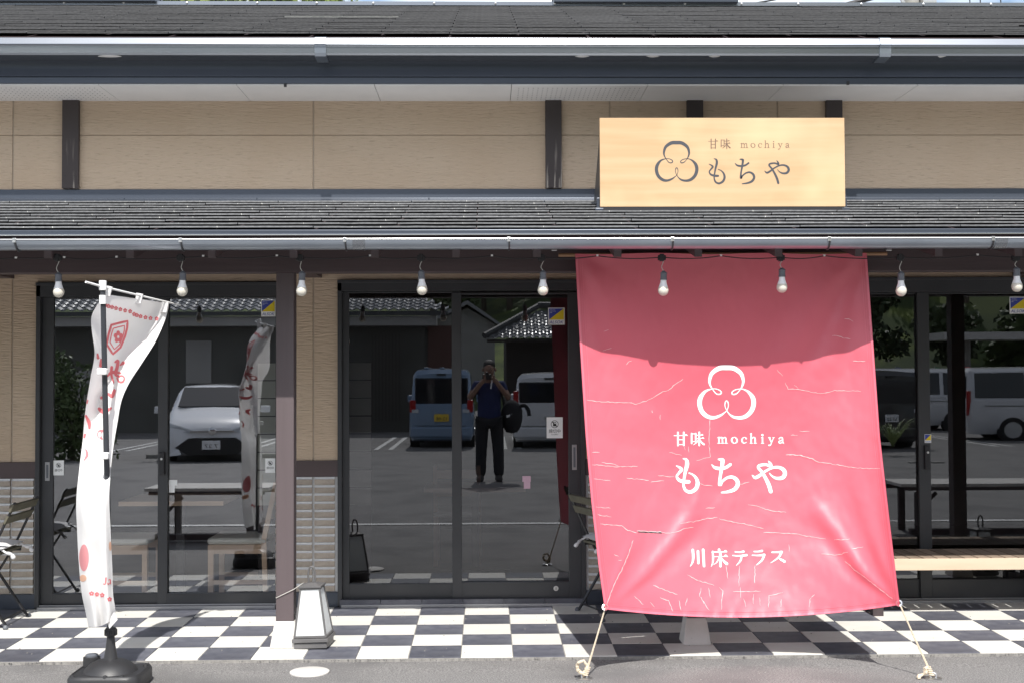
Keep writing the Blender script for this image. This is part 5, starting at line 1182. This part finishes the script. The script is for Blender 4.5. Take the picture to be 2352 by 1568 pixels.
# local frame: +y towards the shop, origin between the feet
V = [(0, 0, .93), (0, .0, 1.08), (0, .0, 1.24), (0, -.01, 1.36), (0, .01, 1.44), (0, .03, 1.52), (0, .035, 1.60), (0, .03, 1.66),
     (-.10, 0, .86), (-.115, .02, .48), (-.125, -.01, .09), (-.13, .13, .035), (.10, 0, .86), (.125, .02, .48), (.135, -.01, .09), (.14, .13, .035),
     (-.17, 0, 1.355), (-.285, .06, 1.17), (-.13, .20, 1.37), (-.055, .20, 1.45), (.17, 0, 1.355), (.285, .06, 1.17), (.13, .20, 1.37), (.06, .19, 1.46)]
E = [(0, 1), (1, 2), (2, 3), (3, 4), (4, 5), (5, 6), (6, 7), (0, 8), (8, 9), (9, 10), (10, 11), (0, 12), (12, 13), (13, 14), (14, 15), (3, 16), (16, 17), (17, 18), (18, 19), (3, 20), (20, 21), (21, 22), (22, 23)]
RR = [(.15, .11), (.15, .11), (.165, .11), (.15, .09), .055, .072, .085, .06, .085, .058, .04, .035, .085, .058, .04, .035, .062, .045, .033, .038, .062, .045, .033, .038]
skinned('body', skin_m, V, E, RR, person)
skinned('t_shirt', shirt, [(0, 0, .74), (0, 0, 1.08), (0, 0, 1.24), (0, -.01, 1.37), (-.17, 0, 1.36), (-.245, .035, 1.24), (.17, 0, 1.36), (.245, .035, 1.24)], [(0, 1), (1, 2), (2, 3), (3, 4), (4, 5), (3, 6), (6, 7)], [(.185, .145), (.180, .135), (.19, .13), (.165, .105), .083, .070, .083, .070], person)
skinned('trousers', trou, [(0, 0, .93), (-.10, 0, .84), (-.115, .02, .48), (-.125, -.01, .05), (.10, 0, .84), (.125, .02, .48), (.135, -.01, .05)], [(0, 1), (1, 2), (2, 3), (0, 4), (4, 5), (5, 6)], [(.165, .125), .112, .088, .078, .112, .088, .078], person)
for s in (-1, 1):
    skinned('shoe', shoe, [(s * .13, -.05, .05), (s * .132, .06, .045), (s * .14, .17, .032)], [(0, 1), (1, 2)], [.062, .060, .048], person)
skinned('hair', hair_m, [(0, -.02, 1.56), (0, .0, 1.66), (0, .04, 1.70)], [(0, 1), (1, 2)], [.085, .098, .07], person)
def phand(s):
    base = Vector((s * .058, .19, 1.455)); vs = [tuple(base), tuple(base + Vector((-s * .01, .015, .03)))]; es = [(0, 1)]; rr = [.030, .030]
    for k in range(4):
        z = 1.475 - k * .018 + .015; i = len(vs)
        vs += [(s * (.075 - .002 * k), .20, z), (s * .072, .235, z + .004), (s * .045, .247, z + .002)]; es += [(1, i), (i, i + 1), (i + 1, i + 2)]; rr += [.010, .009, .008]
    i = len(vs); vs += [(s * .05, .175, 1.462), (s * .03, .165, 1.472)]; es += [(0, i), (i, i + 1)]; rr += [.011, .009]
    return skinned('hand', skin_m, vs, es, rr, person, 1)
phand(-1); phand(1)
q = MB(); q.box(-.012, .012, .115, .15, 1.565, 1.60); o = q.build('nose', skin_m, None, bevel=.008); o.parent = person
for s in (-1, 1):
    q = MB(); q.lathe((s * .088, .03, 1.58), [(0, -.03), (.012, -.02), (.016, 0), (.010, .025), (0, .03)], 8); o = q.build('ear', skin_m, None, smooth=True); o.parent = person
dc = empty('camera_body', (0, -.10, 1.60), 'black camera held to the photographer\'s face', 'camera')
q = MB(); q.box(-.065, .065, -.115, -.065, 1.565, 1.645); q.box(-.022, .022, -.115, -.065, 1.645, 1.675); q.build('housing', black_pl, dc, bevel=.008)
q = MB(); q.tube([(0, -.066, 1.612), (0, -.025, 1.612)], .034, 20); q.build('lens', black_pl, dc, smooth=True)
q = MB(); q.box(.052, .072, -.075, -.072, 1.44, 1.56, rot=(0, R(8), 0)); q.build('strap', paper, dc)
bag = empty('shoulder_bag', (.36, -.35, 1.0), 'black shoulder bag hanging at the photographer\'s right side of the mirror image', 'bag')
q = MB(); n_ = 20; prof_ = []
q.lathe((.35, -.33, .80), [(0, 0), (.08, .02), (.13, .10), (.155, .22), (.15, .33), (.11, .42), (.05, .47), (0, .48)], 18)
q.build('bag_body', trou, bag, smooth=True)
q = MB(); q.tube(cat([(.42, -.30, 1.15), (.52, -.28, 1.20), (.58, -.28, 1.14), (.60, -.28, 1.05)], 5), .028, 8); q.build('loose_strap', trou, bag, smooth=True)
q = MB(); q.tube(cat([(.25, -.34, 1.16), (.20, -.33, 1.38), (.12, -.36, 1.46)], 5), .018, 6); q.build('shoulder_strap', trou, bag, smooth=True)
q = MB(); q.box(.27, .36, -.188, -.180, 1.04, 1.075, rot=(0, R(-15), 0)); q.build('bag_label', paper, bag)

# low terrace tables standing outside the frame ------------------------
def ltable(x0, x1, yc, label):
    t = empty('terrace_table', ((x0 + x1) / 2, yc, GZ(yc)), label, 'table', 'low terrace tables'); z = GZ(yc)
    for k in range(4):
        q = MB(); q.box(x0, x1, yc - .30 + k * .152, yc - .30 + k * .152 + .145, z + .49, z + .52); q.build('plank', conc, t)  # light grey planks put the sunlit look of the top into the colour
    q = MB(); q.box(x0 + .04, x1 - .04, yc + .27, yc + .30, z + .455, z + .489); q.box(x0 + .04, x1 - .04, yc - .28, yc - .25, z + .43, z + .489); q.build('apron', timber_h, t)
    for x in (x0 + .16, x1 - .22):
        for dy in (-.26, .24):
            q = MB(); q.box(x, x + .06, yc + dy - .03, yc + dy + .03, z + .0, z + .43); q.build('leg', timber, t)
    q = MB(); q.box(x0 + .1, x1 - .1, yc + .21, yc + .30, z + .02, z + .075); q.build('foot_rail', timber_h, t)
    q = MB(); q.bar((x0 + .22, yc + .26, z + .30), (x0 + .36, yc + .26, z + .43), .03); q.build('brace', timber, t)
ltable(-3.32, -2.12, 4.95, 'low dark terrace table outside the frame, mirrored in the left door')
ltable(4.05, 5.9, 4.95, 'long low terrace table outside the frame, mirrored in the right door')

# neighbouring buildings ----------------------------------------------
def kawara_roof(name, parent, x0, x1, y0, z0, slope_len, pit, dirn, hipR=0.0, hipL=0.0, tw=.265, cr_=.235):
    """wave tiled slope rising away from the eave at y0 in direction dirn (+1/-1)"""
    rows = int(slope_len / cr_); ppt = 6; q = MB()
    for r in range(rows):
        a = r * cr_; b = a + cr_ + .02; xa0, xa1 = x0 + hipL * a, x1 - hipR * a
        nn = max(2, int((xa1 - xa0) / tw * ppt)); vs = []
        for s_, lift in ((a, .035), (b, .004)):
            for k in range(nn + 1):
                x = xa0 + (xa1 - xa0) * k / nn; ph = ((x - x0) / tw) % 1.0
                h = .045 * (math.cos(2 * math.pi * ph) if ph < .25 or ph > .75 else -.35 * math.sin(math.pi * (ph - .25) * 2) )
                vs.append((x, y0 + dirn * s_ * math.cos(pit), z0 + s_ * math.sin(pit) + h + lift))
        m = nn + 1
        for k in range(m): x, y, z = vs[k]; vs.append((x, y + dirn * .004, z - .035))
        q.add(vs, [(k, k + 1, m + k + 1, m + k) for k in range(nn)] + [(2 * m + k, 2 * m + k + 1, k + 1, k) for k in range(nn)])
    return q.build(name, kawara, parent, fixn=False)
# A: long house with a tiled hipped roof, behind the sedan
DA = 35.5; eA = RP(500, 716, DA); xA1 = RP(1030, 716, DA).x; hA = empty('tiled_house', (-9, eA.y, 0), 'long house with wave tiled roof, mirrored along the top of the left and middle doors', 'house')
tag(kawara_roof('tiled_roof', hA, -22, xA1, eA.y, eA.z + .03, 4.4, R(24), -1, hipR=.9), kind='stuff')
q = MB(); q.box(-22, xA1 - .02, eA.y - .06, eA.y + .03, eA.z - .12, eA.z); q.build('eave_gutter', frame_m, hA)
q = MB(); q.box(-22, xA1 - .35, eA.y - .9, eA.y - .1, eA.z - .40, eA.z - .13); q.build('eave_soffit', plaster, hA)
q = MB(); q.box(-22, RP(985, 800, DA).x, eA.y - 1.0, eA.y - .9, 0, eA.z - .2); q.box(-22, xA1 - 2.2, eA.y - 9, eA.y - 1, 0, eA.z - .2); q.build('wall', M('house_wall', (.12, .12, .11), .9, col2=(.09, .09, .08), vs=1), hA)
for a, b, yy0, yy1 in ((410, 470, 780, 880), (150, 200, 850, 960), (470, 530, 880, 960)):
    q = MB(); A_, B_ = RP(a, yy1, DA), RP(b, yy0, DA); q.box(A_.x, B_.x, eA.y - .89, eA.y - .86, A_.z, B_.z); q.build('wall_panel', plaster, hA)
q = MB(); A_, B_ = RP(980, 900, DA), RP(1040, 745, DA); q.box(A_.x, B_.x, eA.y - 1.0, eA.y - .8, 0, B_.z); q.build('entrance_wall', M('red_brown_board', (.09, .04, .032), .7), hA)
q = MB(); A_, B_ = RP(1003, 880, DA), RP(1013, 850, DA); q.box(A_.x - .06, B_.x + .06, eA.y - .79, eA.y - .77, A_.z, B_.z); q.build('wall_notice', paper, hA)
for k in range(9):
    x = 845 + k * 8; A_ = RP(x, 970, DA - 1); B_ = RP(x + 3, 765, DA - 1); q = MB(); q.box(A_.x, B_.x, eA.y - .2, eA.y - .14, A_.z, B_.z); q.build('lattice_bar', dwood, hA)
# B: temple like building with tiled hip roof, mirrored above the white minivan
DB = 44; eB = RP(1200, 777, DB); xB0, xB1 = RP(1112, 777, DB).x, RP(1330, 777, DB).x
hB = empty('hip_roofed_hall', ((xB0 + xB1) / 2 + 3, eB.y, 0), 'dark hall with shiny tiled hip roof, mirrored beside the middle door security sticker', 'house')
tag(kawara_roof('tiled_roof', hB, xB0, xB1 + 6, eB.y, eB.z, 2.3, R(30), -1, hipL=1.0), kind='stuff')
q = MB(); q.box(xB0 + .8, xB1 + 6, eB.y - 8, eB.y - .9, 0, eB.z + .02); q.box(xB0 + .1, xB1 + 6, eB.y - .9, eB.y - .06, eB.z - .12, eB.z - .03); q.build('wall', dwood, hB)
q = MB(); q.tube([(xB0, eB.y, eB.z + .10), (xB0 + 2.0, eB.y - 2.0, eB.z + 1.25), ], .11, 8); q.tube([(xB0 + 2.0, eB.y - 2.0, eB.z + 1.28), (xB1 + 6, eB.y - 2.0, eB.z + 1.28)], .12, 8); q.build('ridge_tiles', slate, hB)
# C: far grey gabled house
DC = 62; A_ = RP(1065, 745, DC); B_ = RP(1150, 712, DC)
hC = empty('far_house', (A_.x, A_.y, 0), 'small far house with grey gabled roof, mirrored just right of the middle door\'s centre stile', 'house')
q = MB(); q.prism([(A_.x - 2, A_.y, 1), (B_.x - .3, A_.y, 1), (B_.x - .3, A_.y, A_.z), (A_.x + .2, A_.y, B_.z + .1), (A_.x - 2, A_.y, A_.z)], (0, -6, 0)); q.build('wall', plaster, hC)
q = MB(); q.prism([(B_.x + .3, A_.y + .6, A_.z - .35), (A_.x + .2, A_.y + .6, B_.z + .25), (A_.x - 2.6, A_.y + .6, A_.z - .4), (A_.x - 2.6, A_.y + .6, A_.z - .25), (A_.x + .2, A_.y + .6, B_.z + .45), (B_.x + .3, A_.y + .6, A_.z - .2)], (0, -7, 0)); q.build('roof', slate2, hC)

# hills ----------------------------------------------------------------
q = MB(); nx, ny = 70, 22
for j in range(ny + 1):
    y = -40 - j * 6
    for i in range(nx + 1):
        x = -150 + i * 300 / nx; t = max(0, -40 - y); right = max(0, min(1, (x - 1) / 14))
        z = (t * .10 + max(0, t - 14) * (.16 + .32 * right)) * (1 + .25 * noise.noise(Vector((x / 22, y / 22, 0)))) + noise.noise(Vector((x / 9, y / 9, 4))) * .5 * min(1, t / 10) - .05
        q.v.append((x, y, z))
def hillz(x, y):
    t = max(0, -40 - y); right = max(0, min(1, (x - 1) / 14))
    return (t * .10 + max(0, t - 14) * (.16 + .32 * right)) * (1 + .25 * noise.noise(Vector((x / 22, y / 22, 0)))) + noise.noise(Vector((x / 9, y / 9, 4))) * .5 * min(1, t / 10)
for j in range(ny):
    for i in range(nx): q.f.append((j * (nx + 1) + i, j * (nx + 1) + i + 1, (j + 1) * (nx + 1) + i + 1, (j + 1) * (nx + 1) + i)); q.m.append(0)
tag(q.build('hillside', grass_m, smooth=True), kind='structure')
def leaves(q, c, r, n_, s, flat=1.0):
    c = Vector(c)
    for _ in range(n_):
        d = Vector((rnd.gauss(0, 1), rnd.gauss(0, 1), rnd.gauss(0, 1) * flat)).normalized() * r * (rnd.random() ** .4); p = c + d
        a = Vector((rnd.uniform(-1, 1), rnd.uniform(-1, 1), rnd.uniform(-1, 1))).normalized(); b = a.cross(Vector((rnd.uniform(-1, 1), rnd.uniform(-1, 1), rnd.uniform(-.4, 1)))).normalized()
        k = s * rnd.uniform(.6, 1.3); q.add([p - a * k, p + b * k * .55, p + a * k, p - b * k * .55], [(0, 1, 2, 3)])
def tree_mesh(h, r, m, n_, s):
    q = MB(); cl_ = []
    for k in range(16):
        a = rnd.uniform(0, 6.28); z = h * rnd.uniform(.35, .95); rr = r * (1 - abs(z / h - .6) * 1.1) * rnd.uniform(.3, .9); cl_.append((rr * math.cos(a), rr * math.sin(a), z))
    for c in cl_: leaves(q, c, r * .38, n_ // 16, s)
    cm = q.mesh('crown', m, fixn=False)
    q = MB(); q.tube([(0, 0, -.3), (.05, 0, h * .35), (0, .05, h * .8)], [r * .09, r * .07, r * .02], 7)
    for c in cl_[:7]: q.tube([(0, 0, h * .4), tuple(Vector(c) * .95)], [r * .03, r * .012], 5)
    return cm, q.mesh('trunk', bark, smooth=True)
TM = [tree_mesh(8, 3.2, leaf_d, 1500, .34), tree_mesh(6, 2.6, leaf_m, 1400, .28), tree_mesh(10, 3.4, leaf_d, 1700, .36)]
def tree(i, loc, sc_, label, group):
    t = empty('leafy_tree', loc, label, 'tree', group, rz=rnd.uniform(0, 6)); t.scale = (sc_,) * 3
    for me, nm in zip(TM[i], ('crown', 'trunk')):
        o = bpy.data.objects.new(nm, me); C.objects.link(o); o.parent = t
    return t
for k in range(46):
    x = rnd.uniform(9, 60) if k % 3 else rnd.uniform(-30, 60); y = -58 - rnd.random() * 70
    if -6 < x < 6 and y > -80: y -= 25
    tree(k % 3, (x, y, hillz(x, y) - .3), rnd.uniform(.8, 1.3), 'leafy tree in the dark woods on the far hillside', 'trees in the woods on the hillside')
for k in range(10):
    x = -4 + k * 1.9; y = -70 - rnd.random() * 8; tree(k % 3, (x, y, hillz(x, y) - .3), rnd.uniform(.75, 1.0), 'leafy tree in the dark woods on the far hillside', 'trees in the woods on the hillside')
for k in range(9):
    x = 12 + k * 3.1 + rnd.uniform(-.8, .8); tree(k % 3, (x, -40 - rnd.uniform(0, 5), 0), rnd.uniform(.55, .8), 'leafy tree in the dark woods on the far hillside', 'trees in the woods on the hillside')
p = RP(165, 1000, 24); q = MB()
for k in range(26): leaves(q, (p.x + rnd.uniform(-.6, .55), p.y + rnd.uniform(-.4, .4), rnd.uniform(.2, 1.9) ), .42, 110, .06)
bt = empty('garden_bush', (p.x, p.y, 0), 'tall loose green bush mirrored in the left door beside the flag', 'bush'); q.build('foliage', leaf_m, bt, fixn=False)
q = MB()
for k in range(9): q.tube([(p.x, p.y, 0), (p.x + rnd.uniform(-.5, .5), p.y + rnd.uniform(-.3, .3), rnd.uniform(1.2, 2.1))], [.02, .006], 5)
q.build('stems', bark, bt)
p = RP(2050, 985, 24); q = MB()
for k in range(60):
    a = rnd.uniform(0, 6.28); l = rnd.uniform(.4, .75); d = Vector((math.cos(a), math.sin(a), 0)); pr_ = None
    for t in range(7):
        s_ = t / 6; c = p + d * l * s_; c.z = .2 + .75 * math.sin(s_ * 2.3) * l; wv = Vector((-d.y, d.x, 0)) * .012 * (1 - s_ * .9)
        cur = (c - wv, c + wv)
        if pr_: q.add([pr_[0], pr_[1], cur[1], cur[0]], [(0, 1, 2, 3)])
        pr_ = cur
gp = empty('arching_grass_plant', (p.x, p.y, 0), 'clump of long arching pale leaves mirrored beside the banner\'s right edge', 'plant'); q.build('leaves', leaf_l, gp, fixn=False)
# concrete road deck on the hillside, coloured flags by the road
A_ = RP(2167, 772, 54); B_ = RP(2500, 762, 54)
rd = empty('raised_road', (A_.x + 10, A_.y, 0), 'pale concrete raised road crossing the hillside, mirrored in the right door', 'bridge')
q = MB(); q.box(A_.x, A_.x + 45, A_.y - 3, A_.y, A_.z - .15, A_.z + .18); q.build('deck', conc, rd)
for k in range(5):
    q = MB(); x = A_.x + 1 + k * 8; q.box(x, x + .7, A_.y - 2, A_.y - 1.3, 0, A_.z - .15); q.build('pier', conc_g, rd)
for px_, m, nm in ((2057, blue_c, 'blue'), (2148, plate_g, 'green'), (2215, ink_r, 'red')):
    p = RP(px_, 940, 46 + (px_ % 7)); f_ = empty('roadside_flag', (p.x, p.y, 0), 'small %s advertising flag beyond the parked vans, mirrored in the right door' % nm, 'flag', 'coloured flags by the road')
    q = MB(); q.tube([(p.x, p.y, 0), (p.x, p.y, 1.95)], .015, 8); q.build('pole', steel, f_)
    q = MB(); q.box(p.x + .02, p.x + .24, p.y - .005, p.y + .005, 1.1, 1.9); q.build('cloth', m, f_)
# trees, mast and cable behind the shop, just over the ridge
q = MB()
for k in range(90):
    X = rnd.uniform(P(365, 5, 17).x, P(790, 5, 17).x); z = P(560, 4, 17).z + rnd.uniform(-.25, .25) - (.0 if rnd.random() < .8 else .1)
    leaves(q, (X, 17 + rnd.uniform(-.5, .5), z), .20, 34, .055, .6)
bb = empty('bamboo_grove', (P(560, 5, 17).x, 17, 0), 'bright green bamboo tops showing above the roof ridge at the upper left', 'tree')
q.build('leaves', leaf_l, bb, fixn=False)
q = MB()
for k in range(22):
    X = rnd.uniform(P(365, 5, 17).x, P(790, 5, 17).x); q.tube([(X, 17, 0), (X + rnd.uniform(-.1, .1), 17, P(560, 0, 17).z + .2)], .018, 6)
q.build('stem', bark, bb)
up_ = empty('utility_pole', (P(2092, 5, 24).x, 24, 0), 'utility pole with steel brackets above the ridge at the upper right', 'utility pole')
c = P(2092, 4, 24); q = MB(); q.tube([(c.x, 24, 0), (c.x, 24, c.z + 2)], [.19, .16], 14); q.build('pole', conc_g, up_, smooth=True)
q = MB(); q.bar((c.x - .45, 23.8, c.z + .35), (c.x - .1, 23.8, c.z - .3), .05); q.bar((c.x + .5, 23.8, c.z + .15), (c.x + .1, 23.8, c.z - .35), .05); q.box(c.x + .14, c.x + .4, 23.7, 23.95, c.z - .3, c.z + .4); q.build('bracket', steel, up_)
def wire(a, b, r, label, sag=.3):
    a = Vector(a); b = Vector(b); q = MB(); q.tube([a + (b - a) * t + Vector((0, 0, -sag * 4 * t * (1 - t))) for t in [k / 14 for k in range(15)]], r, 6)
    tag(q.build('overhead_cable', cable_m, smooth=True), label, 'cable', 'cables above the roof')
wire(P(1935, 14, 23.8), (c.x, 23.9, c.z + .25), .05, 'thick black cable rising to the utility pole from the left', .0)
wire(P(1700, 14, 22), P(1860, -14, 22), .016, 'thin cable leaving the ridge left of the utility pole', .0)
for i, x in enumerate((2230, 2254, 2301)):
    q = MB(); a = P(x, 40, 26); b = P(x - 4, -20, 26); q.tube([a, b], .012, 6); tag(q.build('thin_rod', cable_m), ['leftmost of the three thin rods above the ridge at the upper right', 'middle one of the three thin rods above the ridge at the upper right', 'rightmost of the three thin rods above the ridge at the upper right'][i], 'rod', 'thin rods above the ridge')
